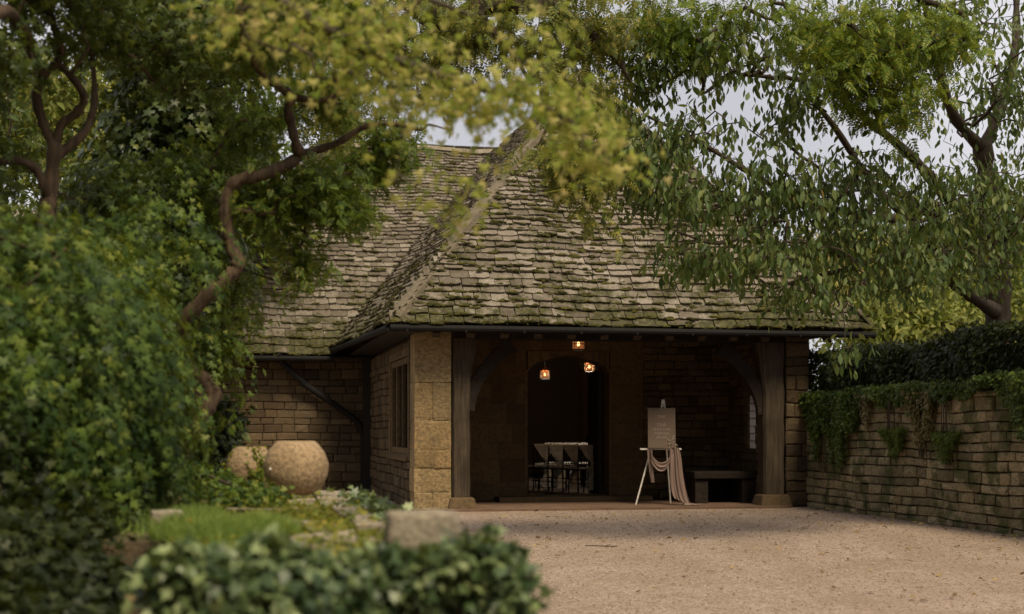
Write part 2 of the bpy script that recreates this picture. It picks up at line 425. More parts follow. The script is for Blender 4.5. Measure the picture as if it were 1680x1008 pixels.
def clumpy(cent, out, per, sub_r, a_out=.5, a_down=.8, a_rnd=.7, up=.5, flat=.7):
    n = len(cent)*per
    c = np.repeat(cent, per, 0); o = np.repeat(out, per, 0)
    off = rng.normal(0, 1, (n,3))*np.array([1,1,flat])*sub_r
    pos = c+off; lo = norm(off)
    dr = lo*a_out+o*a_out*.5+rng.normal(0, a_rnd, (n,3))+np.array([0,0,-a_down])
    nr = o*.6+lo*.5+np.array([0,0,up])+rng.normal(0, .5, (n,3))
    return pos, dr, nr

class Grow:
    """a branching skeleton: set paths first, then reach() to targets"""
    def __init__(s): s.P = np.zeros((0,3)); s.par = []; s.fix = []; s.tw = []
    def path(s, pts, r0, r1, parent=-1, n=5, wob=.0):
        P = spline(pts, n)
        if wob: P[1:-1] += rng.normal(0, wob, P[1:-1].shape)
        if parent == -2: parent = int(np.argmin(np.linalg.norm(s.P-P[0], axis=1)))
        st = 1 if parent >= 0 else 0
        rr = np.linspace(r0, r1, len(P))
        for i in range(st, len(P)):
            s.P = np.vstack([s.P, P[i]]); s.par.append(parent); s.fix.append(rr[i]); s.tw.append(0); parent = len(s.P)-1
    def reach(s, t, step=.3, wob=.12, droop=.0):
        s_P = s.P; d = np.linalg.norm(s_P-t, axis=1)
        j = int(np.argmin(d+np.maximum(0, (s_P[:,2]-t[2]))*.3)); L_ = d[j]
        if L_ < 1e-3: return
        n = max(2, int(L_/step)); a = s_P[j]; side = rng.normal(0, 1, 3)*L_*wob; par = j; new = []
        for i in range(1, n+1):
            q = i/n; p = a+(t-a)*q+side*math.sin(math.pi*q)+np.array([0,0,droop*L_*math.sin(math.pi*q)])+rng.normal(0, .02*L_/n+.008, 3)
            new.append(p); s.par.append(par); s.fix.append(0.0); s.tw.append(q); par = len(s.P)+len(new)-1
        s.P = np.vstack([s.P, np.array(new)])
    def mesh(s, name, mat, parent, tip=.004, ex=2.2, rmax=.1, sides=(9,5,3)):
        n = len(s.P); rad = np.array(s.fix); acc = np.zeros(n); kids = [[] for _ in range(n)]
        for i in range(n):
            if s.par[i] >= 0: kids[s.par[i]].append(i)
        for i in range(n-1, -1, -1):
            r = max(tip, acc[i]**(1/ex)) if acc[i] > 0 else tip
            r = min(r, rmax)
            if rad[i] == 0: rad[i] = r
            if s.par[i] >= 0: acc[s.par[i]] += (min(rad[i], rmax))**ex
        Vs = []; Fs = []; base = 0
        main = {i: max(k, key=lambda q: rad[q]) for i, k in enumerate(kids) if k}
        starts = [i for i in range(n) if s.par[i] < 0 or main[s.par[i]] != i]
        for st in starts:
            ch = []; rr = []
            if s.par[st] >= 0: ch.append(s.par[st]); rr.append(rad[st])
            i = st
            while True:
                ch.append(i); rr.append(rad[i])
                if i in main: i = main[i]
                else: break
            if len(ch) < 2: continue
            sd_ = sides[0] if max(rr) > .04 else (sides[1] if max(rr) > .012 else sides[2])
            rr = np.array(rr)
            if rr.max() > .03: rr = rr*(1+rng.normal(0, .085, len(rr))+.10*np.sin(np.arange(len(rr))*1.3))
            V, Fq = tube_arrays(s.P[ch], rr, sd_)
            Vs.append(V); Fs.append(Fq+base); base += len(V)
        s.rad = rad
        return mesh_np(name, np.vstack(Vs), np.vstack(Fs), mat, parent, smooth=True)
    def sites(s, rmaxx=.02, q0=.35):
        tw = np.array(s.tw); m = (tw >= q0)
        return s.P[m]

# ================================================================== GROUND
mb = MB(); mb.add([(-400,-100,0),(400,-100,0),(400,700,0),(-400,700,0)], [(0,1,2,3)])
tag(mb.build('gravel_ground', M['gravel']), kind='structure')
# loose pebbles
def pebbles():
    n = 12000
    X = rng.uniform(-.5, 7.5, n); Y = 9.8+(24.2-9.8)*rng.random(n)**1.25
    rel = np.stack([X-O[0], Y-O[1]], 1); u = rel[:,0]*ca+rel[:,1]*sa; v = -rel[:,0]*sa+rel[:,1]*ca
    ok = (u < 6.8) & (v < -.6); X, Y = X[ok], Y[ok]; n = len(X)
    s = rng.uniform(.004, .011, n)*(1+.5*(Y-10)/14)
    d = np.array([(1,0,0),(-.5,.87,0),(-.5,-.87,0),(0,0,.7),(0,0,-.4)])
    V = np.stack([X, Y, s*.3], 1)[:,None]+s[:,None,None]*d[None]*rng.uniform(.7,1.4,(n,5,1))
    f = np.array([(0,1,3),(1,2,3),(2,0,3),(1,0,4),(2,1,4),(0,2,4)])
    return mesh_np('loose_gravel', V.reshape(-1,3), (f[None]+(np.arange(n)*5)[:,None,None]).reshape(-1,3), pebmat())
def pebmat():
    a = NT('pebble'); c = a.ramp(a.rnd(), [(0.0,(.18,.125,.08)),(.4,(.34,.255,.18)),(.85,(.44,.345,.26)),(1.0,(.56,.49,.41))])
    return a.out(a.bsdf(c, .9, spec=.15))
tag(pebbles(), kind='stuff')
# dead leaves and twigs on the gravel
n = 1000
X = rng.uniform(-1.2, 7.3, n); X[:420] = 7.3-abs(rng.normal(0,1.0,420)); Y = 10+13.9*rng.random(n)**.8
rel = np.stack([X-O[0], Y-O[1]], 1); u = rel[:,0]*ca+rel[:,1]*sa; v = -rel[:,0]*sa+rel[:,1]*ca
ok = (u < 6.78) & (u > -1.5) & (v < -.3); P = np.stack([X, Y, np.full(n, .018)], 1)[ok]; n = len(P)
tag(leaves('fallen_leaves', 'ovalw', P, np.hstack([rng.normal(0,1,(n,2)), rng.normal(0,.15,(n,1))]), np.array([0,0,1.0])+rng.normal(0,.3,(n,3)), rng.uniform(.03,.09,n), M['litter']), kind='stuff')
tw = empty('fallen_twig', (W(985,898,16.2)[0], 16.2, 0), 'thin bare twig lying on the open gravel', 'twig')
mb = MB(); c = np.array(tw.location)
mb.tube(spline([c+np.array(q) for q in ((-.17,.05,.015),(-.05,0,.02),(.08,-.02,.015),(.19,-.05,.02))],4), .006, 5)
mb.build('stem', M['bark'], tw)
mb = MB(); mb.tube([c+np.array((.05,-.015,.018)), c+np.array((.12,.05,.03))], .004, 4); mb.build('side_shoot', M['bark'], tw)

# ================================================================== STONE BUILDING
hall = empty('stone_hall', B(3.2, 4, 0), 'low golden stone building with mossy stone slate roof and open timber porch', 'building')

def stones(mb, o, ax, nrm_, W_, H_, hmin, hmax, wmin, wmax, holes=(), depth=.10, gap=.006, bulge=.012, jit=.006, edge=.009):
    """coursed stones on a rectangle: o origin, ax along, nrm_ outward"""
    o = np.asarray(o, float); ax = norm(ax); nrm_ = norm(nrm_); z = 0.0; up = np.array([0,0,1.0]); k = 0
    G = [0, .08, .5, .92, 1]
    while z < H_-.02:
        h = random.uniform(hmin, hmax)
        if H_-(z+h) < hmin*.6: h = H_-z
        x = -random.uniform(0, wmax*.5) if k % 2 else 0
        while x < W_-.01:
            w_ = random.uniform(wmin, wmax)
            if W_-(x+w_) < wmin*.6: w_ = W_-x
            x0, x1 = max(0, x), min(W_, x+w_); x += w_
            if x1-x0 < .04: continue
            segs = [(x0, x1, z, z+h)]
            for (a0, a1, b0, b1) in holes:
                ns = []
                for (p0, p1, q0, q1) in segs:
                    if p1 <= a0+.001 or p0 >= a1-.001 or q1 <= b0+.001 or q0 >= b1-.001: ns.append((p0,p1,q0,q1)); continue
                    if p0 < a0: ns.append((p0, a0, q0, q1))
                    if p1 > a1: ns.append((a1, p1, q0, q1))
                    m0, m1 = max(p0, a0), min(p1, a1)
                    if q0 < b0-.02: ns.append((m0, m1, q0, b0))
                    if q1 > b1+.02: ns.append((m0, m1, b1, q1))
                segs = ns
            for (p0, p1, q0, q1) in segs:
                if p1-p0 < .03 or q1-q0 < .02: continue
                g = gap*random.uniform(.5, 1.5); b = random.uniform(.3, 1)*bulge; d0 = random.uniform(-jit, jit)*1.5
                vs = []
                for j, gy in enumerate(G):
                    for i, gx in enumerate(G):
                        e = min(gx, 1-gx, gy, 1-gy)
                        dd = depth+d0+(b if e > .05 else 0)*(1 if e > .3 else .6)-(0 if e > .01 else edge)
                        jx = random.uniform(-jit, jit) if 0 < gx < 1 or 0 < gy < 1 else random.uniform(-jit, 0)*.5
                        xx = p0+g+(p1-p0-2*g)*gx; zz = q0+g+(q1-q0-2*g)*gy
                        vs.append(o+ax*(xx+jx*.6)+up*(zz+random.uniform(-jit, jit)*.6+jit*(1.1*math.sin(xx*1.7+zz*2)+.6*math.sin(xx*4.3+zz*5)))+nrm_*(dd+random.uniform(-jit, jit)*.5))
                fs = [(j*5+i, j*5+i+1, j*5+i+6, j*5+i+5) for j in range(4) for i in range(4)]
                bk = [o+ax*(p0+g)+up*(q0+g), o+ax*(p1-g)+up*(q0+g), o+ax*(p1-g)+up*(q1-g), o+ax*(p0+g)+up*(q1-g)]
                vs += bk
                fs += [(25,26,4,3,2,1,0), (26,27,24,19,14,9,4), (27,28,20,21,22,23,24), (28,25,0,5,10,15,20)]
                mb.add(vs, fs)
        z += h; k += 1

UF, UB = np.array([ca, sa, 0]), np.array([-sa, ca, 0])     # along front, backwards
EZ = 2.98
wall_core = MB(); rub = MB(); ash = MB()
# west side wall of the wing (faces left), from v=0 to 7.65
wall_core.bbox(.10, .60, .10, 7.6, 0, EZ)
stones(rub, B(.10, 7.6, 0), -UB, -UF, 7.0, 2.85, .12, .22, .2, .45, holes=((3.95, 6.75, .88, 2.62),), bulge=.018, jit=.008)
# gable-end pier of big blocks: front face u 0..0.61
wall_core.bbox(.10, .58, .08, .66, 0, EZ)
cz = 0
pier_rows = [(.30, (.31,)), (.40, ()), (.29, (.33,)), (.50, ()), (.62, (.30,)), (.84, ())]
pier = MB()
for h, cuts in pier_rows:
    xs = [0]+list(cuts)+[.61]
    for a_, b_ in zip(xs[:-1], xs[1:]):
        stones(pier, B(a_, .10, cz), UF, -UB, b_-a_, h, h, h, b_-a_, b_-a_, bulge=.010, jit=.006, gap=.002, edge=.004)
    stones(pier, B(.10, .62, cz), -UB, -UF, .62, h, h, h, .62, .62, bulge=.008, jit=.006, gap=.002, edge=.004)
    cz += h
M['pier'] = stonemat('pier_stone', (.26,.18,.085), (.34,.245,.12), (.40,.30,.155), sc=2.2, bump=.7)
pier.build('pier', M['pier'], hall, smooth=False)
# back wall of porch
D0, D1, DH = 2.36, 3.90, 2.54
BWV = 2.3
for (a_, b_, z0, z1) in ((.5, D0-.02, 0, EZ+1.0), (D1+.02, 6.3, 0, EZ+1.0), (D0-.02, D1+.02, DH+.22, EZ+1.0)):
    wall_core.bbox(a_, b_, BWV, BWV+.45, z0, z1)
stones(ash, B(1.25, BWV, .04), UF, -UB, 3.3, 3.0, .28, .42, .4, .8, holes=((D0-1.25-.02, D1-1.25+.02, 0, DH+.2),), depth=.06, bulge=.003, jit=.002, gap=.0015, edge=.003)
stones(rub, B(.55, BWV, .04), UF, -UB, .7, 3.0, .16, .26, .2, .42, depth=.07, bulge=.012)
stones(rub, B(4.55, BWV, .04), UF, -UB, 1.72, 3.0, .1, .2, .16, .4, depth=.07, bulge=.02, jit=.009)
# right side wall of the porch and hall, inner face u=6.25
wins = ((.86, 1.42, .97, 1.98), (2.95, 6.1, .45, 2.85), (6.4, 8.8, 1.0, 2.7), (11.3, 12.3, .95, 2.4))  # second and third openings added unseen, sized to bring daylight onto the chairs
def wall_strip(mbx, u0, u1, v0, v1, zt, holes):
    prev = v0
    for (a_, b_, c_, d_) in holes:
        mbx.bbox(u0, u1, prev, a_, 0, zt); mbx.bbox(u0, u1, a_, b_, 0, c_); mbx.bbox(u0, u1, a_, b_, d_, zt); prev = b_
    mbx.bbox(u0, u1, prev, v1, 0, zt)
wall_strip(wall_core, 6.28, 6.8, .3, 14.4, EZ, wins)
stones(rub, B(6.28, 2.3, 0.04), -UB, -UF, 2.0, 2.85, .13, .22, .2, .45, depth=.06, holes=((2.3-1.42, 2.3-.86, .93, 1.94),))
stones(rub, B(6.8, .3, 0), UB, UF, 14, 2.9, .16, .28, .3, .7, depth=.06, holes=tuple((a_-.3, b_-.3, c_, d_) for a_, b_, c_, d_ in wins))
# east pier (rough stone, right of the oak post)
wall_core.bbox(6.46, 6.86, .1, .62, 0, EZ)
stones(rub, B(6.45, .10, 0), UF, -UB, .43, 2.95, .14, .26, .2, .5, bulge=.02, jit=.012)
# hall behind: left wall, end wall
wall_core.bbox(-5.0, .0, 7.75, 8.2, 0, EZ+.2)
stones(rub, B(-5.0, 7.75, 0), UF, -UB, 5.05, 2.9, .13, .23, .22, .5, bulge=.014)
wall_core.bbox(-5.0, -4.6, 8.2, 14.6, 0, EZ); wall_core.bbox(-4.6, 6.3, 14.2, 14.6, 0, EZ+.6)
wall_core.bbox(.1, .6, 7.6, 14.2, 0, EZ)
wall_core.build('wall_core', M['mortar'], hall)
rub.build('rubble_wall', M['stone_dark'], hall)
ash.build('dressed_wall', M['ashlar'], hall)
mb = MB(); mb.bbox(.6, 6.3, 2.76, 14.2, -.02, .13); mb.build('hall_floor', M['timber_dark'], hall)
mb = MB(); mb.bbox(.5, 6.4, -.30, 2.3, -.05, .035)
tag(mb.build('porch_floor', M['brick']), kind='structure')
# doorway: arched surround, steps
def arch(u0, u1, zs, rise, n=16):
    pts = []
    for i in range(n+1):
        t = i/n; q = abs(2*t-1); pts.append((u0+(u1-u0)*t, zs+rise*(.55*(1-q)+.45*(1-q**9))))
    return pts
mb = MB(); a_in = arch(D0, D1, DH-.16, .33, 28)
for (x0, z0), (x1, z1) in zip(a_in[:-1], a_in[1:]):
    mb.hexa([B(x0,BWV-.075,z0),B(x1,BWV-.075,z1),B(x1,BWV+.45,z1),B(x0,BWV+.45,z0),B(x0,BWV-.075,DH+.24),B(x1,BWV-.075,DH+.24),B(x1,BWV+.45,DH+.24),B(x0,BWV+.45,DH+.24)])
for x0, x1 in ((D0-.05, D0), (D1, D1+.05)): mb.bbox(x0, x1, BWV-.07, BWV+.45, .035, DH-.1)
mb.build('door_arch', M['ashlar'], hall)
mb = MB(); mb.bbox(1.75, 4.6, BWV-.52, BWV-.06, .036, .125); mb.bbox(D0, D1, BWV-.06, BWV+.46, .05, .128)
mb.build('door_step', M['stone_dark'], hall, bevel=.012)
dl = MB(); dl.bbox(D1-.10, D1-.04, BWV+.3, BWV+1.1, .14, DH-.1)
for k in range(5): dl.bbox(D1-.115, D1-.10, BWV+.31+k*.16, BWV+.31+k*.16+.145, .15, DH-.12)
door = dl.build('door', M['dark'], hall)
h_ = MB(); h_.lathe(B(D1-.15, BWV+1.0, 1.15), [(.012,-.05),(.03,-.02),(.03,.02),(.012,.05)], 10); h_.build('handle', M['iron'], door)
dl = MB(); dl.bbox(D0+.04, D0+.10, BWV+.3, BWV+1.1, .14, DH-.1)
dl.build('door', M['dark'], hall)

# windows
def leaded(parent_, name, c0, along, w_, h_z, nrm_, nx, nz, fr=.07, gm='glass'):
    """frame + lattice + glass; c0 lower corner in world"""
    c0 = np.asarray(c0, float); al = norm(along); up = np.array([0,0,1.0]); nn = norm(nrm_); A = [al, nn, up]
    mb = MB()
    mb.box(c0+al*w_/2+up*fr/2, (w_, .12, fr), A); mb.box(c0+al*w_/2+up*(h_z-fr/2), (w_, .12, fr), A)
    mb.box(c0+al*fr/2+up*h_z/2, (fr, .12, h_z-2*fr), A); mb.box(c0+al*(w_-fr/2)+up*h_z/2, (fr, .12, h_z-2*fr), A)
    nm = max(0, int(round(w_/.75))-1)
    for i in range(nm): mb.box(c0+al*w_*(i+1)/(nm+1)+up*h_z/2, (fr, .12, h_z-2*fr), A)
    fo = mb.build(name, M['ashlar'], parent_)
    mb = MB()
    for i in range(1, nx): mb.box(c0+al*(fr+(w_-2*fr)*i/nx)+up*h_z/2, (.012, .02, h_z-2*fr), A)
    for i in range(1, nz): mb.box(c0+al*w_/2+up*(fr+(h_z-2*fr)*i/nz), (w_-2*fr, .016, .012), A)
    mb.build('lattice', M['iron'], fo)
    mb = MB(); q = c0+nn*.012
    mb.add([q+al*fr+up*fr, q+al*(w_-fr)+up*fr, q+al*(w_-fr)+up*(h_z-fr), q+al*fr+up*(h_z-fr)], [(0,1,2,3)])
    mb.build('glass', M[gm], fo)
    return fo
for i, (a_, b_, c_, d_) in enumerate(wins):
    leaded(hall, 'window', B(6.33 if i == 0 else 6.5, a_, c_), UB, b_-a_, d_-c_, -UF, 3 if i == 0 else 8, 7 if i == 0 else 8, .03 if i == 0 else .05, 'oldglass' if i == 0 else 'glass')
# west window, dark sheet behind the panes standing in for the unlit room: stone frame with mullions, sloping sill
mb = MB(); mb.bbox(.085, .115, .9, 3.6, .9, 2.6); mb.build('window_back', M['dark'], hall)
leaded(hall, 'window', B(.07, .92, .92), UB, 2.6, 1.66, -UF, 12, 8, .10)
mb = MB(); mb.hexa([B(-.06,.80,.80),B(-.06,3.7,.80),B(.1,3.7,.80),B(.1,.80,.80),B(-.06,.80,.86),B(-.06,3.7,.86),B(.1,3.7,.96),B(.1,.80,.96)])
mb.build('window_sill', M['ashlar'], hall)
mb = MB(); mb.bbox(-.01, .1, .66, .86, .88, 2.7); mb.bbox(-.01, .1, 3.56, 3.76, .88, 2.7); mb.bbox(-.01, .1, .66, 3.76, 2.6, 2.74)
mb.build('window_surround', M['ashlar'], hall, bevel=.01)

# timber porch frame: posts, braces, plate, rafters
def bow(mb, p0, p1, p2, wd, th, nrm_, n=10):
    """curved timber brace, quadratic bezier p0-p1-p2"""
    p0,p1,p2 = map(np.asarray, (p0,p1,p2)); ring = []
    for i in range(n+1):
        t = i/n; q = (1-t)**2*p0+2*t*(1-t)*p1+t*t*p2; d = norm(2*(1-t)*(p1-p0)+2*t*(p2-p1)); s_ = np.cross(d, nrm_)
        ww = wd*(1+.5*(2*t-1)**4)
        ring.append([q-s_*ww/2-nrm_*th/2, q+s_*ww/2-nrm_*th/2, q+s_*ww/2+nrm_*th/2, q-s_*ww/2+nrm_*th/2])
    vs = [p for r_ in ring for p in r_]; fs = []
    for i in range(n):
        for k in range(4): fs.append((i*4+k, i*4+(k+1)%4, (i+1)*4+(k+1)%4, (i+1)*4+k))
    fs += [(3,2,1,0), (n*4, n*4+1, n*4+2, n*4+3)]
    mb.add(vs, fs)
def post(u0, u1, side):
    mb = MB(); n = 12; ring = []
    for i in range(n+1):
        z = .20+(2.84-.20)*i/n; e = .018*math.sin(i*1.9)+.012*math.sin(i*4.3)
        top = max(0, (z-2.0)/.7)*.10
        a_, b_ = u0-(top if side < 0 else 0)+e*.4, u1+(top if side > 0 else 0)+e
        c_ = .03
        ring.append([B(a_+c_,-.02,z),B(b_-c_,-.02,z),B(b_,.03,z),B(b_,.27,z),B(b_-c_,.30,z),B(a_+c_,.30,z),B(a_,.27,z),B(a_,.03,z)])
    vs = [p for r_ in ring for p in r_]
    fs = [(i*8+k, i*8+(k+1)%8, (i+1)*8+(k+1)%8, (i+1)*8+k) for i in range(n) for k in range(8)]+[tuple(range(8))[::-1], tuple(n*8+k for k in range(8))]
    mb.add(vs, fs); po = mb.build('post', M['timber'], hall)
    mb = MB(); um = (u0+u1)/2
    if side > 0: bow(mb, B(u1-.06, .12, 1.68), B(u1+.12, .12, 2.35), B(u1+.72, .12, 2.76), .20, .12, -UB)
    else: bow(mb, B(u0+.06, .12, 1.62), B(u0-.1, .12, 2.30), B(u0-.75, .12, 2.76), .20, .12, -UB)
    mb.build('brace', M['timber_dark'], po)
    mb = MB(); uu0, uu1 = u0-.04, u1+.06
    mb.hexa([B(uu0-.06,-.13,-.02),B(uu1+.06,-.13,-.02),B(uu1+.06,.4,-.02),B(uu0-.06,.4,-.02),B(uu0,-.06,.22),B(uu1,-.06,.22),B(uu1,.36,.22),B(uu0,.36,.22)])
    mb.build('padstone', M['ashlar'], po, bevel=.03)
post(.63, .93, 1); post(6.05, 6.43, -1)
mb = MB(); mb.bbox(.02, 6.88, .0, .28, 2.83, 2.96); mb.build('wall_plate', M['timber_dark'], hall, bevel=.01)
for k in range(14):
    u_ = .30+k*.56
    if u_ > 7.5: break
    mb = MB(); ln = max(.25, min(1.66, min(u_+.42, 7.78-u_)-.42)); q0, q1 = B(u_, -.46, 2.86), B(u_, -.46+ln, 2.86+ln*1.26)
    d = norm(q1-q0); mb.box((q0+q1)/2, (.13, np.linalg.norm(q1-q0), .11), [UF, d, np.cross(UF, d)])
    mb.build('rafter', M['timber'], hall)
# fascia under the slates
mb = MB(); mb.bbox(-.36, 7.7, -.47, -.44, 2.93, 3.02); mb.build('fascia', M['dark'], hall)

# ---------- roof planes
A0 = np.array([-.42,-.5,3.04]); A1 = np.array([7.78,-.5,3.04]); AP = np.array([3.70,3.42,8.12])
RB = np.array([3.35,11.3,8.12]); RBr = np.array([3.70,11.3,8.12])
VB = np.array([-.78,7.2,3.10]); ML = np.array([-4.85,7.2,2.92]); MR = np.array([-.78,7.2,2.92]); RL = np.array([-.80,11.3,8.12])
A2 = np.array([7.78,15.4,3.04]); MLb = np.array([-4.85,15.4,2.92])
def bw(p): return B(*p)
under = MB(); soff = MB()
slate_data = []
def roof_face(mb, a, b, c, d, h0, h1, w0, w1, mossb):
    """a-b eave, d-c top; c==d for a triangle"""
    a, b, c, d = map(bw, (a, b, c, d)); top = (c+d)/2
    under.add([a, b, c, d] if np.linalg.norm(c-d) > .01 else [a, b, c], [(0,1,2,3) if np.linalg.norm(c-d) > .01 else (0,1,2)])
    ax = norm(b-a); nr = norm(np.cross(b-a, d-a)); nr = nr if nr[2] > 0 else -nr
    upd = norm(np.cross(nr, ax)); upd = upd if upd[2] > 0 else -upd
    H = np.dot(top-a, upd); t = -.03; k = 0
    while t < H-.03:
        f = max(0, t/H); h = h1+(h0-h1)*(1-f)**2.2; h *= random.uniform(.88, 1.12)
        Lp = a+(d-a)*f; Rp = b+(c-b)*f; Ln = np.linalg.norm(Rp-Lp); cx = norm(Rp-Lp) if Ln > .02 else ax
        wm = w0+(w1-w0)*f; x = -random.uniform(0, wm)
        sag = lambda x_: .025*math.sin(x_*1.1+t*.7)+.012*math.sin(x_*3.1+t*2)
        while x < Ln:
            w_ = wm*random.uniform(.6, 1.45); x0 = max(-.04, x); x1 = min(Ln+.04, x+w_); x += w_
            if x1-x0 < .05: continue
            g = random.uniform(.003, .010); th = random.uniform(.026, .050)
            lift = th*1.15+random.uniform(0, .022); rot = random.gauss(0, .035); dy = random.gauss(0, .012)
            L2 = h*1.7; vs = []
            nb = 5
            for s_ in range(nb):     # lower edge
                xx = x0+g+(x1-x0-2*g)*s_/(nb-1)
                e = random.uniform(-.007, .009)+(.018*random.random() if s_ in (0, nb-1) else 0)
                yy = t+dy+e+rot*(xx-(x0+x1)/2)
                p = Lp+cx*xx+upd*(yy-max(0, t)) if t > 0 else Lp+cx*xx+upd*yy
                vs.append(p+nr*(lift+.02+sag(xx)+random.uniform(-.003, .003)))
            for s_ in (1, 0):
                xx = x0+g+(x1-x0-2*g)*s_
                p = Lp+cx*xx+upd*(L2+(t if t <= 0 else 0))
                vs.append(p+nr*(.018+sag(xx)))
            m = len(vs); vs += [q-nr*th for q in vs[:nb]]
            fs = [(nb, nb+1, 0, 1, 2, 3, 4)]
            fs += [(m+i, m+i+1, i+1, i) for i in range(nb-1)]+[(nb, 4, m+4), (nb+1, m, 0)]
            mb.add(vs, [fs[0]]+fs[1:])
            if random.random() < mossb(f): slate_data.append((vs[random.randint(0, nb-1)].copy(), nr, cx))
        t += h; k += 1
mfront = lambda f: .9 if f < .1 else (.62 if f < .65 else .12)
mmain = lambda f: .75 if f < .08 else (.42 if f < .45 else .20)
# porch (front) slope
mb = MB(); roof_face(mb, A0, A1, AP, AP, .170, .108, .29, .18, mfront); r1 = mb.build('roof', M['slate'], hall)
r1['label'] = 'mossy hipped slate slope above the porch'
mb = MB(); roof_face(mb, VB, A0, AP, RB, .17, .12, .26, .18, lambda f: .55 if f < .3 else .06); r2 = mb.build('roof', M['slate'], hall)
r2['label'] = 'narrow green mossy side slope beside the valley'
mb = MB(); roof_face(mb, A1, A2, RBr+np.array([0,2,0]), AP, .22, .16, .4, .28, lambda f: .2); r3 = mb.build('roof', M['slate'], hall)
mb = MB(); roof_face(mb, ML, MR, RB, RL, .235, .105, .31, .17, mmain); r4 = mb.build('roof', M['slate'], hall)
r4['label'] = 'pale main roof slope left of the porch'
mb = MB(); roof_face(mb, MLb, ML, RL, RL, .24, .16, .4, .28, lambda f: .1); mb.build('roof', M['slate'], hall)
mb = MB(); roof_face(mb, A2, MLb, RL, RBr+np.array([0,.01,0]), .28, .2, .5, .4, lambda f: .1); mb.build('roof', M['slate'], hall)
o_ = under.build('roof_boards', M['moss'], hall)
# moss cushions
tv = []; 
def moss_mesh(sites, name, parent):
    n_ = len(sites); d_ = []
    th_ = np.arange(6)*math.pi/3
    V = []; Fc = []
    for (p, nr, cx) in sites:
        s_ = random.uniform(.014, .042); cy = np.cross(nr, cx); b = len(V); el_ = random.uniform(1, 3.4)
        for j, (rr, hh) in enumerate(((1, -.15), (.75, .3))):
            for a_ in th_: 
                q = random.uniform(.7, 1.25)
                V.append(p+(cx*math.cos(a_)*el_+cy*math.sin(a_)*.75)*s_*rr*q+nr*s_*hh*random.uniform(.6, 1.2))
        V.append(p+nr*s_*.45)
        for i in range(6):
            k = (i+1) % 6; Fc += [(b+i, b+k, b+6+k), (b+i, b+6+k, b+6+i), (b+6+i, b+6+k, b+12)]
    return mesh_np(name, V, Fc, M['moss'], parent, smooth=True)
extra = []
for (p, nr, cx) in list(slate_data):
    for _ in range(3):
        if random.random() < .7: extra.append((p+cx*random.gauss(0, .12)+np.cross(nr, cx)*random.gauss(0, .02), nr, cx))
tag(moss_mesh(slate_data+extra, 'moss', hall), kind='stuff')
# hips and ridge: mortar-bedded cappings
def capping(p0, p1, wd, th, name='ridge_tile', mat='coping'):
    p0, p1 = bw(p0), bw(p1); d = norm(p1-p0); s_ = norm(np.cross(d, (0,0,1))); u_ = np.cross(s_, d); L_ = np.linalg.norm(p1-p0)
    mb = MB(); n = int(L_/.16); vs = []; fs = []
    prof = ((-.5,-.6),(-.42,.15),(-.2,.5),(0,.6),(.2,.5),(.42,.15),(.5,-.6)); K = len(prof)
    for i in range(n+1):
        q = p0+d*L_*i/n+u_*.03*math.sin(i*.5); ww = wd*random.uniform(.86,1.14)
        vs += [q+s_*x*ww+u_*(z*th+random.gauss(0,.005)+.02) for x, z in prof]
    fs = [(i*K+k, i*K+k+1, (i+1)*K+k+1, (i+1)*K+k) for i in range(n) for k in range(K-1)]
    mb.add(vs, fs)
    return mb.build(name, M[mat], hall)
hipm = stonemat('hip_mortar', (.13,.105,.07), (.20,.165,.115), (.26,.22,.16), island=False, sc=5, moss=.45); M['hip'] = hipm
capping(A0+np.array([.06,.06,.07]), AP+np.array([0,0,.10]), .27, .12, 'hip_tile', 'hip')
capping(A1+np.array([-.05,.05,.03]), AP+np.array([0,0,.06]), .20, .10, 'hip_tile', 'hip')
capping(AP+np.array([0,0,.05]), RBr+np.array([0,0,.05]), .30, .10)
capping(RL+np.array([0,0,.05]), RB+np.array([0,0,.05]), .30, .10)
capping(ML+np.array([.05,.05,.03]), RL+np.array([0,0,.06]), .22, .10, 'hip_tile', 'hip')
# gutters and downpipe
mb = MB(); mb.tube([bw(A0+np.array([-.04,-.07,-.075])), bw(A1+np.array([.05,-.07,-.09]))], .055, 10)
for k in range(9): mb.bbox(-.2+k*.95, -.2+k*.95+.03, -.62, -.5, 2.90, 2.98)
mb.build('gutter', M['iron'], hall)
mb = MB(); mb.tube([bw(A0+np.array([-.06,-.05,-.075])), bw(VB+np.array([-.06,0,-.09]))], .055, 10); mb.build('gutter', M['iron'], hall)
mb = MB(); mb.tube([bw(ML+np.array([-.05,-.07,-.075])), bw(MR+np.array([-.02,-.07,-.085]))], .055, 10)
mb.build('gutter', M['iron'], hall)
mb = MB(); mb.tube([B(-2.0,7.13,2.92), B(-1.85,7.30,2.72), B(-1.4,7.45,2.30), B(-.42,7.5,1.62), B(-.22,7.5,1.45), B(-.15,7.5,1.2), B(-.15,7.5,.02)], .07, 12)
mb.build('downpipe', M['iron'], hall)
mb = MB(); mb.bbox(-.16, .02, 7.40, 7.62, 0, 2.95); mb.build('corner_post', M['dark'], hall)
mb = MB()   # soffit of main eaves
mb.bbox(-5.0, -.1, 7.2, 7.75, 2.86, 2.89); mb.bbox(-.45, .1, -.4, 7.2, 2.92, 2.95); mb.build('soffit', M['dark'], hall)
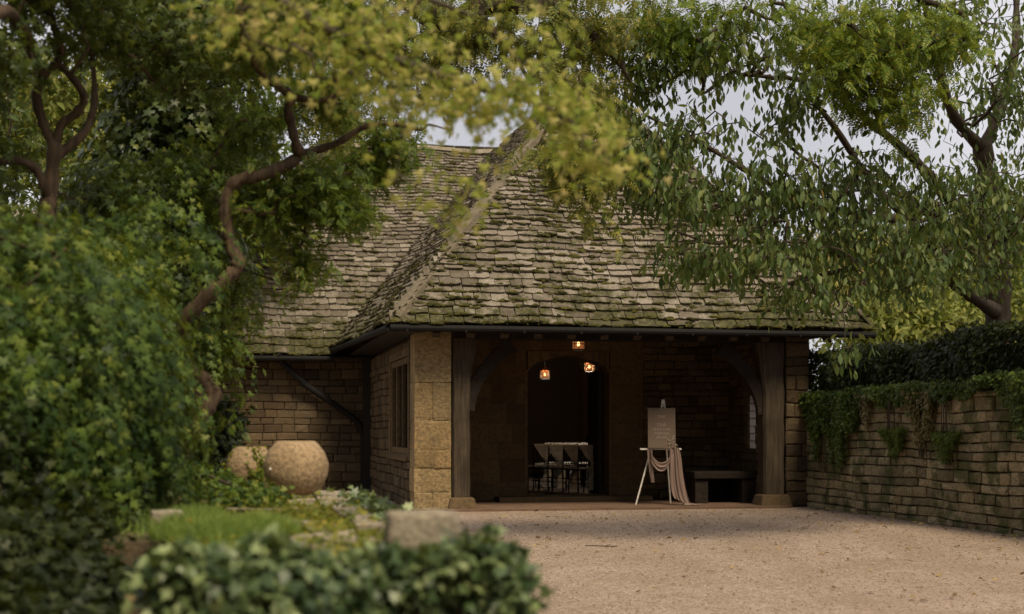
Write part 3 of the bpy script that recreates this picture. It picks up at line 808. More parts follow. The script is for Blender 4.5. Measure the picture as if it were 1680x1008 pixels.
# porch ceiling lining (dark boards)
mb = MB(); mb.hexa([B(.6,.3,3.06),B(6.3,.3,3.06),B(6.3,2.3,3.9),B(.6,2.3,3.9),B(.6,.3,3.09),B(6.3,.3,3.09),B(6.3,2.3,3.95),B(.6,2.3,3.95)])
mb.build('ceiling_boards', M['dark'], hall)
mb = MB(); mb.bbox(.62, 6.25, 14.05, 14.12, .15, 3.3); mb.bbox(.62, .68, 2.8, 14.0, .15, 3.0); mb.build('hall_dark_lining', M['dark'], hall)  # dark lining added so the hall stays black through the doorway
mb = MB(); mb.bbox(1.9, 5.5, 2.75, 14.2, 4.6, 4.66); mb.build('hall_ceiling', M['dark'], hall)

# stone bench in the porch
be = empty('porch_bench', B(5.55, 1.2, .035), 'low dark bench against the right wall inside the porch', 'bench')
mb = MB(); mb.bbox(5.05, 6.22, .75, 1.75, .47, .60); mb.build('seat', M['timber_dark'], be, bevel=.015)
for a_, b_ in ((5.08, 5.32), (5.95, 6.2)):
    mb = MB(); mb.bbox(a_, b_, .8, 1.7, .036, .468); mb.build('leg', M['timber_dark'], be, bevel=.01)
mb = MB(); mb.bbox(5.32, 5.95, 1.62, 1.69, .04, .46); mb.build('back_panel', M['dark'], be)

# ------------------------------------------------------------------ lanterns
def lantern(base, ceil_z, label, s=1.0, power=5.0):
    base = np.asarray(base, float); t = empty('lantern', base, label, 'lantern', 'hanging copper lanterns')
    r, h = .105*s, .20*s
    mb = MB(); mb.lathe(base, [(r*.2,h+.10*s),(r*.5,h+.05*s),(r*1.12,h+.004),(r*1.12,h-.012)], 8); mb.build('cap', M['copper'], t)
    mb = MB(); mb.lathe(base, [(r*1.06,0),(r*1.06,.02*s),(r*.9,.02*s),(r*.9,0),(r*1.06,0)], 8)
    for i in range(8):
        a_ = 2*math.pi*i/8; mb.tube([base+np.array([r*math.cos(a_), r*math.sin(a_), 0]), base+np.array([r*math.cos(a_), r*math.sin(a_), h])], .006*s, 5)
    mb.lathe(base, [(r*1.02,h*.52),(r*1.02,h*.58),(r*.97,h*.58),(r*.97,h*.52),(r*1.02,h*.52)], 8)
    mb.build('cage', M['iron'], t)
    mb = MB(); mb.lathe(base, [(r*.95,.02*s),(r*.95,h-.01)], 8); mb.build('glass', M['amberglass'], t)
    mb = MB(); mb.lathe(base, [(.001,.065*s),(.018*s,.08*s),(.026*s,.11*s),(.016*s,.14*s),(.001,.15*s)], 10); mb.build('bulb', M['bulb'], t, smooth=True)
    mb = MB(); mb.tube([base+np.array([0,0,h+.09*s]), np.array([base[0], base[1], ceil_z])], .007, 5); mb.build('chain', M['iron'], t)
    l = bpy.data.lights.new('lantern_light', 'POINT'); l.energy = power; l.color = (1, .62, .36) if power < 10 else (1, .80, .62); l.shadow_soft_size = .05
    lo = bpy.data.objects.new('lantern_light', l); COL.objects.link(lo); lo.parent = t; lo.location = (0, 0, .10*s)
M['copper'] = simplemat('aged_copper', (.25,.12,.07), .5, .7)
def amberglass():
    a = NT('lit_amber_glass'); n = a.noise(30, 2)
    e = a.n('Emission'); a.l(a.mix(n, (.75,.18,.05), (1.0,.42,.14)), e.inputs[0]); e.inputs[1].default_value = .42
    t = a.n('BsdfTransparent'); t.inputs[0].default_value = (1,.75,.5,1)
    m = a.n('MixShader'); m.inputs[0].default_value = .5; a.l(t.outputs[0], m.inputs[1]); a.l(e.outputs[0], m.inputs[2]); return a.out(m.outputs[0])
M['amberglass'] = amberglass()
p = W(949, 575, 24.8); lantern(p, 3.9, 'lit copper lantern hanging in the porch, biggest and highest of the three')
p = W(967, 610, 31.5); lantern(p, 4.6, 'lit lantern inside the doorway, on the right side of the dark opening', power=260)
p = W(894, 622, 33.5); lantern(p, 4.6, 'lit lantern inside the doorway, on the left side of the dark opening', power=200)

# ------------------------------------------------------------------ easel and sign
ez0 = .035
ec = W(1087, 828, 24.6); ec[2] = ez0
es = empty('easel', ec, 'white painted tripod easel holding a taupe welcome sign in the porch', 'easel')
def ep(px, py, dy=0): q = W(px, py, 24.6+dy); q[1] += 0; return q
topc = ep(1088, 663, .12)
for foot, nm in ((ep(1043, 830), 0), (ep(1128, 830), 1)):
    foot[2] = ez0; q = topc+(foot-topc)*-.03+np.array([.0 if nm else 0, 0, 0])
    mb = MB(); mb.tube([q, foot], .0145, 6); mb.build('leg', M['white'], es)
f3 = ep(1100, 822, .55); f3[2] = ez0; mb = MB(); mb.tube([topc, f3], .014, 6); mb.build('leg', M['white'], es)
mb = MB(); mb.box(ep(1084, 737, -.03), (.71, .035, .028)); mb.build('ledge', M['white'], es)
for dx in (-.03, .03):
    mb = MB(); mb.tube([ep(1088,672,.08)+np.array([dx,0,0]), ep(1088,656,.1)+np.array([dx*.35,0,0])], .018, 6); mb.build('head_clip', M['white'], es)
sb = empty('welcome_sign', ep(1086, 736, -.06), 'taupe rectangular sign board with pale lettering on the white easel', 'sign')
c = ep(1085.5, 702.5, -.05); tilt = norm([0,.10,1]); A = [np.array([1.0,0,0]), np.cross(tilt, (1,0,0)), tilt]
mb = MB(); mb.box(c, (.475, .012, .69), A); mb.build('board', M['board'], sb)
def txt(s_, z, size):
    cu = bpy.data.curves.new('lettering', 'FONT'); cu.body = s_; cu.size = size; cu.align_x = 'CENTER'; cu.extrude = .001
    tmp = bpy.data.objects.new('tmp', cu); COL.objects.link(tmp); bpy.context.view_layer.update()
    me = bpy.data.meshes.new_from_object(tmp.evaluated_get(bpy.context.evaluated_depsgraph_get())); bpy.data.objects.remove(tmp)
    me.materials.clear(); o = bpy.data.objects.new('lettering', me); COL.objects.link(o); o.parent = sb; tag(o, kind='stuff') if False else None
    q = c+tilt*z-np.array([0,.012,0]); o.location = tuple(q-np.array(sb.location)); o.rotation_euler = (R(90-5.7), 0, 0)
    me.materials.append(M['letter'])
txt('THE', .17, .075); txt('OUR', .03, .075); txt('WELCOME', -.045, .062); txt('FOREVER', -.115, .062); txt('BEGINS', -.18, .055)
# small white flower spray on the ledge
fl = empty('flower_spray', ep(1103, 736, -.07), 'small white dried flower spray on the right corner of the easel ledge', 'flowers')
cc = ep(1102, 729, -.07)
Pn = cc+rng.normal(0, 1, (70,3))*np.array([.035,.02,.055]); dn = Pn-cc+np.array([0,0,.02])
M['petal'] = leafmat('white_petal', [(.2,(.5,.46,.40)),(.8,(.75,.72,.66))], .3, k=0)
leaves('blossom', 'ovalw', Pn, dn, rng.normal(size=(70,3)), rng.uniform(.02,.045,70), M['petal'], fl)
mb = MB(); mb.tube([ep(1104,736,-.07), cc], .005, 5); mb.build('stem', M['drygrass'], fl)

def ribbon(mb, path, wid, nrm_=(0,-1,0), folds=5, amp=.02, nu=26, nv=22, phase=0):
    """gathered cloth: path points, wid(t) width vector, folds as ripples"""
    P = spline(path, 8); m = len(P); b = len(mb.v); nr = norm(nrm_)
    for i, p in enumerate(P):
        t = i/(m-1); wv = wid(t)
        for j in range(nu+1):
            s_ = j/nu-.5
            r_ = amp*(math.sin(s_*folds*2*math.pi+phase+t*2.3+1.4*math.sin(s_*5+t*2))*(.6+.5*math.sin(s_*9+t*4))+.45*math.sin(s_*folds*4.1+phase*2+t*5)+.25*math.sin(t*17+s_*11))
            mb.v.append(tuple(p+np.array(wv)*s_+nr*r_))
    for i in range(m-1):
        for j in range(nu): q = b+i*(nu+1)+j; mb.f.append((q, q+1, q+nu+2, q+nu+1))
dp = empty('gauze_drape', ep(1100, 740), 'dusky pink gauze draped over the easel ledge and trailing onto the floor', 'drape')
mb = MB()
ribbon(mb, [ep(1066,736,-.07), ep(1069,752,-.09), ep(1080,765,-.1), ep(1092,764,-.1), ep(1101,750,-.09), ep(1106,737,-.07)],
       lambda t: (.0+.02*t, 0, .10+.05*math.sin(math.pi*t)), folds=3, amp=.012)
mb.build('swag', M['cloth_mauve'], dp, smooth=True)
mb = MB()
ribbon(mb, [ep(1106,735,-.08), ep(1108,752,-.09), ep(1110,780,-.08), ep(1114,805,-.08), ep(1120,822,-.1), ep(1130,829.5,-.14)],
       lambda t: (.17+.16*t, 0, -.06*t*t*3), folds=4, amp=.022)
mb.build('tail', M['cloth_mauve'], dp, smooth=True)
mb = MB()
ribbon(mb, [ep(1066,738,-.07), ep(1067,755,-.06), ep(1069,775,-.05), ep(1071,792,-.05)], lambda t: (.09-.03*t, 0, 0), folds=3, amp=.012)
mb.build('short_tail', M['cloth_mauve'], dp, smooth=True)
mb = MB()
q = ep(1126, 829, -.12)
ribbon(mb, [np.array([q[0]-.05,q[1],.06]), np.array([q[0]+.06,q[1]-.03,.055]), np.array([q[0]+.16,q[1]-.05,.045]), np.array([q[0]+.23,q[1]-.04,.05])], lambda t: (0,.22-.1*t,0), nrm_=(0,0,1), folds=4, amp=.012)
mb.build('hem', M['cloth_mauve'], dp, smooth=True)

# ------------------------------------------------------------------ chairs and sashes in the hall
def chair_parts(t):
    l = MB
    for sx in (-1, 1):
        m_ = MB(); m_.tube([(sx*.17,.17,0),(sx*.165,.16,.43)], .014, 6); m_.build('leg', M['timber_dark'], t)
        m_ = MB(); m_.tube([(sx*.18,-.20,0),(sx*.175,-.18,.44),(sx*.17,-.21,.90)], .014, 6); m_.build('leg', M['timber_dark'], t)
    m_ = MB(); m_.box((0,0,.445), (.39,.39,.03)); m_.build('seat', M['timber_dark'], t, bevel=.008)
    m_ = MB(); m_.box((0,0,.475), (.37,.37,.03)); m_.build('cushion', M['cloth_ivory'], t, bevel=.012)
    m_ = MB()
    for z in (.89, .82, .60, .55): m_.tube([(-.17,-.205,z),(0,-.22,z),(.17,-.205,z)], .009, 6)
    for x in (-.11,-.055,0,.055,.11): m_.tube([(x,-.205,.56),(x,-.215,.89)], .007, 6)
    m_.build('backrest', M['timber_dark'], t)
    for z in (.18, .26):
        for y_ in (-.19, .165):
            m_ = MB(); m_.tube([(-.17,y_,z),(.17,y_,z)], .008, 6); m_.build('stretcher', M['timber_dark'], t)
def sash_parts(t, side):
    m_ = MB()
    ribbon(m_, [(-.02,-.24,.92),(.0*side,-.245,.80),(.05*side,-.25,.68),(.09*side,-.25,.58)], lambda q: (.31*(1-q)**.8+.06, 0, 0), folds=6, amp=.016)
    m_.build('gathered_panel', None, t, smooth=True)
    m_ = MB(); m_.lathe((.09*side,-.255,.555), [(.0,.035),(.035,.02),(.042,0),(.035,-.02),(.0,-.035)], 10); m_.build('knot', None, t, smooth=True)
    m_ = MB()
    ribbon(m_, [(.09*side,-.25,.54),(.10*side,-.26,.40),(.085*side,-.255,.22),(.075*side,-.25,.06)], lambda q: (.07+.12*math.sin(min(1,q*1.2)*2.2), 0, 0), folds=4, amp=.018)
    m_.build('tail', None, t, smooth=True)
HF = .13
nth = ['first', 'second', 'third', 'fourth', 'fifth']
def copy_thing(r_, loc, rz, label):
    c_ = r_.copy(); COL.objects.link(c_); c_.location = loc; c_.rotation_euler = (0,0,rz); c_['label'] = label
    for ch in list(r_.children):
        d_ = ch.copy(); COL.objects.link(d_); d_.parent = c_
    return c_
chair0 = empty('banquet_chair', (0,0,0), 'x', 'chair', 'dark wooden chairs in rows inside the hall'); chair_parts(chair0)
sashA = empty('chair_sash', (0,0,0), 'x', 'sash', 'chiffon sashes tied over the chair backs'); sash_parts(sashA, 1)
for ch in sashA.children: ch.data.materials.clear(); ch.data.materials.append(M['cloth_ivory'])
sashB = empty('chair_sash', (0,0,0), 'x', 'sash', 'chiffon sashes tied over the chair backs'); sash_parts(sashB, 1)
for ch in sashB.children: ch.data.materials.clear(); ch.data.materials.append(M['cloth_taupe'])
rowname = ['nearest the doorway', 'in the middle row', 'in the farthest row']
for r_ in range(3):
    for k in range(4):
        Zr = (28.6-.5*k) if r_ == 0 else 29.4+r_*.9
        px = (880, 903, 926, 953)[k] if r_ == 0 else 892+k*27+r_*5
        x = (px-840)/F*Zr; loc = (x, Zr, HF)
        lab = 'dark wooden chair %s, %s from the left side of the doorway' % (rowname[r_], nth[k])
        ch_ = chair0 if (r_ == 0 and k == 0) else copy_thing(chair0, loc, 0, lab)
        ch_.location = loc; ch_['label'] = lab; ch_.rotation_euler = (0,0,R(32)+R(3)*((k+r_) % 3-1))
        src = sashB if (r_ == 0 and k >= 2) else sashA
        colr = 'taupe' if src is sashB else 'ivory'
        lab = '%s chiffon sash knotted on the %s chair %s' % (colr, nth[k], rowname[r_])
        if (r_, k) in ((0,0), (0,2)): s_ = src; s_.location = loc; s_.rotation_euler = (0,0,R(32)); s_['label'] = lab
        else: s_ = copy_thing(src, loc, R(32), lab)

# ================================================================== RIGHT-HAND GARDEN WALL
gw = empty('garden_wall', B(6.9, -6, 0), 'coursed stone retaining wall running along the right edge of the gravel', 'wall')
mb = MB(); stones(mb, B(6.92, -.05, -.02), -UB, -UF, 11.5, 1.80, .10, .20, .18, .58, depth=.10, bulge=.028, jit=.011, gap=.007)
mb.build('stonework', M['stone_grey'], gw)
mb = MB(); mb.bbox(6.90, 7.5, -11.5, .1, -.1, 1.76); mb.build('wall_core', M['mortar'], gw)
mb = MB(); v_ = .05
while v_ > -11.4:
    l_ = random.uniform(.35, .8); mb.hexa([B(6.78,v_-l_+.01,1.785),B(7.45,v_-l_+.01,1.785),B(7.45,v_,1.785),B(6.78,v_,1.785),B(6.80,v_-l_+.02,1.86),B(7.45,v_-l_+.01,1.86),B(7.45,v_,1.86),B(6.80,v_,1.86)]); v_ -= l_
mb.build('coping', M['stone_grey'], gw, bevel=.02)
# raised ground behind the wall
mb = MB(); mb.bbox(7.46, 40, -14, .12, -.5, 1.74); mb.bbox(9.8, 40, .12, 30, -.5, 1.74)
tag(mb.build('upper_ground', M['soil']), kind='structure')

# ivy hedge standing on top of the wall
ih = empty('ivy_hedge', B(7.3, -6, 1.8), 'dark ivy hedge standing on top of the stone garden wall', 'hedge')
mb = MB(); mb.bbox(7.12, 7.7, -11.4, .15, 1.87, 2.45); mb.build('old_wall', M['stone_dark'], ih)
n = 26000
v_ = rng.uniform(-11.5, .5, n); zt = 2.62+.05*np.sin(v_*2.1)+.05*np.sin(v_*.8+1)+.02*(-v_)*.5
q = rng.random(n); face = q < .72
z_ = np.where(face, 1.84+(zt-1.84)*rng.random(n)**.85, zt+rng.normal(0, .035, n))
bulge = .10*np.sin(v_*1.7+z_*2)+.06*np.sin(v_*4.3-z_*5)
u_ = np.where(face, 7.02-.12*np.sin(np.clip((z_-1.85)/(zt-1.85), 0, 1)*2.6)-bulge+rng.normal(0, .035, n), rng.uniform(6.9, 7.9, n))
Pn = np.stack([O[0]+u_*ca-v_*sa, O[1]+u_*sa+v_*ca, z_], 1)
outn = np.where(face[:,None], -UF[None]*1.0+np.array([0,0,.25]), np.array([0,0,1.0])[None])
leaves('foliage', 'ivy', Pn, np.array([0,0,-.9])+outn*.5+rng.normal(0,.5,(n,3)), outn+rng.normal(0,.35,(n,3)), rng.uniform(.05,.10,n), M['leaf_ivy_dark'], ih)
# creepers that hang over the face of the wall, each its own plant
def hanging(name, label, cat, v0, v1, zb, n, mat, size=(.04,.075), tm='ivy', ztop=1.9, group=None, push=.06):
    t = empty(name, B(6.85, (v0+v1)/2, 1.86), label, cat, group)
    v_ = rng.uniform(v0, v1, n); k = np.clip(1-np.abs((v_-(v0+v1)/2)/((v1-v0)/2))**1.6, 0, 1)
    nn = .55+.45*np.sin(v_*9+zb*7)*np.sin(v_*4.1+2)
    lo = ztop-(ztop-zb)*k*np.clip(nn+.25, .25, 1)
    z_ = ztop-(ztop-lo)*rng.random(n)**1.1
    u_ = 6.80-rng.random(n)*push*2-.05*np.sin(v_*6)
    topm = rng.random(n) < .12; z_[topm] = ztop+rng.normal(.02,.02,topm.sum()); u_[topm] = rng.uniform(6.72, 7.05, topm.sum())
    Pn = np.stack([O[0]+u_*ca-v_*sa, O[1]+u_*sa+v_*ca, z_], 1)
    on = -UF[None]+np.array([0,0,.3])
    leaves('foliage', tm, Pn, np.array([0,0,-1.0])-UF*.3+rng.normal(0,.55,(n,3)), on+rng.normal(0,.4,(n,3)), rng.uniform(*size, n), M[mat], t)
    mb = MB()
    for _ in range(6):
        vv = random.uniform(v0*.7+v1*.3, v0*.3+v1*.7); mb.tube(spline([B(6.9,vv,1.87),B(6.74,vv+.05,1.8),B(6.76,vv+.08,(ztop+zb)/2),B(6.77,vv,zb+.1)],3), .006, 4)
    mb.build('stem', M['bark'], t)
hanging('wall_creeper', 'bushy ivy spilling down the wall beside the rough stone pier', 'ivy', -2.6, .2, .55, 7000, 'leaf_ivyw', ztop=1.95)
hanging('wall_creeper', 'large dark ivy spilling over the wall at the right edge of the picture', 'ivy', -10.6, -6.0, .75, 12000, 'leaf_ivyw', ztop=2.05)
hanging('trailing_plant', 'pale feathery plant trailing down the middle of the garden wall', 'plant', -4.75, -4.0, .85, 2600, 'drygrass', (.03,.08), 'oval', push=.07)
hanging('trailing_plant', 'thin straw coloured plant hanging right of the bushy ivy', 'plant', -2.75, -2.2, 1.3, 900, 'drygrass', (.03,.08), 'oval')
hanging('wall_creeper', 'thin fringe of ivy hanging just under the hedge along the middle of the wall', 'ivy', -6.4, -2.0, 1.55, 5200, 'leaf_ivyw', ztop=2.0)
hanging('wall_fern', 'small dark green tuft rooted low in the middle of the wall', 'fern', -3.85, -3.1, .85, 1400, 'leaf_climber', (.03,.07), 'pin', ztop=1.35)
hanging('wall_fern', 'narrow dark green tuft hanging near the wide dark ivy', 'fern', -5.4, -4.8, .75, 1100, 'leaf_climber', (.03,.07), 'pin', ztop=1.3)

# ================================================================== TREES
def tree(name, label, cat, base, grow, ells, ntarget, per, sub_r, tmpl, size, lmat, bmat, power=.5, step=.3, droop=.05, tip=.004, rmax=.1,
         a_down=.8, group=None, extra=0, a_rnd=.7, order=True, q0=.45, ex=2.2, crown='crown', sag_sites=True):
    t = empty(name, base, label, cat, group)
    tg, od = scatter(ells, ntarget, power)
    root = grow.P[0]
    if order: k = np.argsort(np.linalg.norm(tg-grow.P.mean(0), axis=1)); tg, od = tg[k], od[k]
    for q in tg: grow.reach(q, step, .12, droop)
    grow.mesh('trunk', M[bmat], t, tip, ex, rmax)
    st = grow.sites(q0=q0); od = norm(rng.normal(0, 1, st.shape)+np.array([0,0,.2]))
    if extra:
        e2, o2 = scatter(ells, extra, power); st = np.vstack([st, e2]); od = np.vstack([od, o2])
    pos, dr, nr = clumpy(st, od, per, sub_r, a_down=a_down, a_rnd=a_rnd)
    leaves(crown, tmpl, pos, dr, nr, rng.uniform(*size, len(pos)), M[lmat], t)
    return t

# --- cherry behind the wall
g = Grow()
b0 = W(1640, 620, 20.8); b0[2] = 1.6
g.path([b0, W(1637,500,20.8), W(1630,400,20.6), W(1622,320,20.5), W(1612,245,20.3)], .22, .14)
g.path([W(1612,245,20.3), W(1575,205,19.8), W(1552,160,19.4), W(1530,60,19), W(1500,-60,18.6)], .085, .04, -2)
g.path([W(1612,245,20.3), W(1640,180,20.6), W(1664,90,20.8), W(1668,-40,21)], .09, .045, -2)
g.path([W(1630,400,20.6), W(1700,330,20), W(1790,260,20)], .11, .05, -2)
g.path([W(1638,515,20.8), W(1600,490,20), W(1562,462,19.3), W(1545,420,18.9), W(1490,360,18.3), W(1430,300,17.8), W(1370,210,17.4), W(1320,150,17)], .10, .025, -2)
g.path([W(1628,395,20.6), W(1560,330,19.6), W(1500,262,18.8), W(1440,210,18.2), W(1392,170,17.8), W(1340,100,17.6), W(1300,20,17.5)], .085, .025, -2)
g.path([W(1490,360,18.3), W(1420,355,17.6), W(1330,330,17), W(1240,290,16.6), W(1150,235,16.4), W(1060,190,16.3)], .055, .015, -2)
g.path([W(1545,420,18.9), W(1470,415,18), W(1400,440,17.5), W(1330,455,17), W(1250,480,16.6)], .05, .015, -2)
g.path([W(1330,330,17), W(1250,370,16.4), W(1180,400,16), W(1110,380,15.8)], .03, .012, -2)
ce = [E(1120,225,16.4,80,40,1.2,.6), E(1040,240,16.6,60,70,1.0,.9), E(1050,130,16.8,60,45,1.0,.6), E(1150,320,16,110,60,1.2,.9), E(1060,300,16.4,80,60,1.0,.8), E(1280,320,16.5,120,70,1.4,1.5),
      E(1240,420,16,110,50,1.1,.75), E(1340,480,16.4,90,30,.9,.5), E(1390,385,17,110,70,1.4,1.4), E(1480,440,17.5,90,60,1.3,1.3), E(1290,190,17,80,40,1.4,.6), E(1400,300,17.6,80,50,1.4,.8),
      E(1520,330,18.2,90,80,1.5,1.3), E(1620,330,19,90,80,1.6,1.3), E(1600,420,19.0,100,60,1.4,1.1), E(1640,160,20,90,110,1.8,1.3), E(1560,70,19,120,90,2,1.2), E(1350,80,17.6,110,70,1.5,1.1),
      E(1180,90,17,100,60,1.3,.9), E(1440,60,18,90,80,1.6,.8), E(1750,300,20,120,180,2,1.2), E(1650,-60,20,260,120,2.5,1.2), E(1400,-80,18,220,80,2,1.0), E(1395,585,15.6,34,34,.4,.10), E(1140,430,16,90,45,.8,.4)]
tree('cherry_tree', 'spreading tree with drooping oval leaves growing behind the ivy topped wall', 'tree', (b0[0], b0[1], 1.6), g, ce, 1850, 8, .14, 'oval', (.085,.155), 'leaf_cherry', 'bark', power=.6, step=.34, tip=.005, a_down=1.6, a_rnd=.5, q0=.6)
# --- bright pinnate tree reaching over from the right
g = Grow(); b0 = np.array([9.6, 15.5, 1.6])
g.path([b0, (9.5,15.6,5), (8.9,15.9,8.0), (7.4,16,9.0), (6.0,16,8.2), (4.9,16,7.0), (4.2,16,6.2)], .16, .02)
g.path([(7.4,16,9.0), (5.4,16.4,8.6), (3.6,16.6,7.6), (2.2,16.5,6.9)], .05, .014, -2)
tree('ash_tree', 'bright green tree with feathery pinnate leaves arching over from the right', 'tree', b0, g,
     [E(1440,70,16,110,60,.9,1.3), E(1400,140,16,60,50,.6,.6), E(1480,170,16,50,60,.5,.5), E(1330,50,16.2,80,50,.8,.6), E(1110,60,16.5,80,60,.7,.9), E(1190,20,16.4,90,50,.7,.6), E(1040,40,16.5,45,45,.5,.3), E(1550,60,16,60,50,.6,.5)],
     360, 4, .19, 'pin6', (.12,.26), 'leaf_bright', 'bark', power=.7, step=.34, a_down=.9, a_rnd=.6)
# --- acacia-like boughs over the roof ridge, pale leaves against the sky
g = Grow(); b0 = np.array([-7.5, 17.5, 0])
g.path([b0, (-7.3,17.3,4), (-6.4,17,7.2), (-4.6,16.6,8.2), (-2.6,16.3,7.9), W(700,20,16), W(800,10,16), W(900,12,16), W(960,50,16), W(1010,95,16), W(1035,135,16)], .3, .012)
g.path([W(760,-30,16.2), W(800,40,15.8), W(840,85,15.6), W(862,122,15.5)], .05, .02, -2)
g.path([(-4.6,16.6,8.2), W(600,80,16), W(560,40,16)], .06, .02, -2)
tree('rowan_tree', 'tall tree with slim pale leaflets hanging against the sky over the roof', 'tree', b0, g,
     [E(600,60,16,110,80,1.0,1.1), E(700,110,16,70,70,.9,.6), E(780,60,16,100,60,.9,.7), E(900,60,16,90,60,.9,.7), E(990,60,16,60,60,.8,.4), E(900,130,15.6,60,40,.5,.4), E(560,190,16,90,60,.8,.8),
      E(470,40,16,100,70,1,.9), E(940,270,15.6,70,60,.5,.8), E(990,380,15.6,70,30,.4,.15), E(860,-30,16,250,60,1.3,1.2), E(960,180,15.8,60,40,.5,.4)],
     330, 5, .16, 'pin6', (.18,.28), 'leaf_mid', 'bark', power=.7, step=.34, a_down=.9, a_rnd=.6)

# --- twisted vine-like tree on the left
g = Grow(); Z = 10.2
b0 = W(285, 800, Z); b0[2] = .3
g.path([b0, W(300,760,Z), W(318,712,Z), W(338,672,Z), W(350,648,Z+.05), W(335,625,Z+.1), W(305,600,Z+.15), W(280,572,Z+.1), W(288,545,Z), W(315,512,Z-.05), W(350,474,Z-.05), W(382,447,Z), W(390,430,Z),
        W(380,405,Z+.02), W(372,380,Z), W(371,345,Z), W(374,318,Z), W(392,296,Z), W(430,288,Z), W(468,272,Z+.05), W(492,257,Z+.1)], .062, .043, n=5)
g.path([W(492,257,Z+.1), W(530,244,Z+.1), W(560,232,Z+.05), W(600,208,Z), W(645,204,Z-.1), W(690,213,Z-.2), W(705,205,Z-.3), W(740,215,Z-.4)], .036, .004, -2)
g.path([W(492,257,Z+.1), W(484,230,Z), W(478,205,Z), W(472,175,Z-.1), W(480,160,Z-.1), W(455,140,Z-.15), W(425,115,Z-.2), W(410,85,Z-.3), W(398,55,Z-.4), W(400,-20,Z-.5)], .04, .024, -2)
g.path([W(480,160,Z-.1), W(520,165,Z-.2), W(560,150,Z-.3), W(620,70,Z-.5), W(700,-10,Z-.6)], .028, .014, -2)
tree('twisted_tree', 'leaning tree with a thick twisted bare bough crossing in front of the slates', 'tree', b0, g,
     [E(420,200,Z+1.1,60,70,.4,.8), E(330,300,Z+1,60,60,.4,.8), E(520,310,Z+.4,60,55,.45,1.0), E(560,345,Z+.4,40,30,.4,.5), E(600,275,Z+.9,60,30,.3,.6), E(640,235,Z+.8,60,40,.3,.5), E(430,330,Z+.3,55,50,.4,.7), E(320,420,Z+1.3,40,60,.3,.3), E(430,60,Z,90,70,.8,1), E(540,30,Z-.3,100,60,.7,1), E(540,150,Z+1,60,50,.4,.6), E(500,420,Z+.4,25,60,.25,.22), E(390,500,Z+.6,14,70,.2,.15), E(345,575,Z+.5,28,40,.2,.35), E(366,690,Z+.6,10,20,.15,.05)],
     430, 9, .085, 'pin', (.07,.12), 'leaf_climber', 'bark_red', power=.6, step=.16, tip=.0025, a_down=.7, rmax=.02)
# --- forked tree at the far left
g = Grow(); Z = 8.0
b0 = W(95, 985, Z); b0[2] = 0
g.path([b0, W(88,900,Z), W(72,820,Z), W(66,740,Z), W(60,660,Z+.1), W(55,560,Z+.5), W(70,450,Z+1), W(78,350,Z+1.4), W(84,300,Z+1.5), W(90,240,Z+1.5)], .10, .045)
g.path([W(90,240,Z+1.5), W(72,205,Z+1.5), W(60,160,Z+1.5), W(72,125,Z+1.5), W(100,90,Z+1.5), W(85,30,Z+1.4), W(60,-40,Z+1.2)], .038, .026, -2)
g.path([W(90,240,Z+1.5), W(100,205,Z+1.5), W(125,185,Z+1.5), W(138,162,Z+1.45), W(125,135,Z+1.4), W(98,108,Z+1.4)], .034, .024, -2)
g.path([W(78,320,Z+1.4), W(60,280,Z+1.4), W(30,265,Z+1.3), W(-20,268,Z+1.2)], .034, .03, -2)
g.path([W(90,260,Z+1.5), W(140,215,Z+1.6), W(155,160,Z+1.7), W(150,90,Z+1.8)], .035, .02, -2)
g.path([W(72,125,Z+1.5), W(30,40,Z+.8), W(0,20,Z+.2), W(-60,60,Z-.2)], .045, .04, -2)
tree('forked_tree', 'dark tree with a forked twisting trunk at the left edge of the picture', 'tree', b0, g,
     [E(100,20,Z+1.4,150,60,.9,1.1), E(220,30,Z+2,110,70,.8,1.1), E(20,400,Z+1.2,80,60,.6,.6), E(170,330,Z+2.2,60,60,.6,.5), E(-80,200,Z+1,110,160,.9,.8), E(300,90,Z+2.3,90,90,.7,.9), E(0,90,Z+.6,60,40,.6,.4),E(100,-120,Z+1,300,80,1.2,1.6)],
     400, 9, .10, 'star', (.06,.10), 'leaf_dark', 'bark_red', power=.6, step=.18, tip=.003, rmax=.025)

def strands(p0, od, length, gap_, spread):
    # hanging shoots: leaves in two ranks along drooping curves
    P = []; D = []; Nn = []
    for p, o in zip(p0, od):
        l_ = length*rng.uniform(.4, 1.3); m = max(3, int(l_/gap_)); oh = norm(np.array([o[0], o[1], 0])+rng.normal(0, .35, 3)*[1,1,0]); sw = norm(rng.normal(0, 1, 3))*spread
        q = p.copy(); d = norm(oh*.8+np.array([0,0,.5])+rng.normal(0,.3,3)); side = norm(np.cross(oh, (0,0,1)))
        for i in range(m):
            d = norm(d+np.array([0,0,-.22])+rng.normal(0,.07,3)); q = q+d*gap_
            s_ = 1 if i % 2 else -1
            P.append(q+side*s_*.01); D.append(side*s_*.8+d*.6+np.array([0,0,-.45])+rng.normal(0,.25,3)); Nn.append(oh*.9+np.array([0,0,.55])+rng.normal(0,.3,3))
    return np.array(P), np.array(D), np.array(Nn)

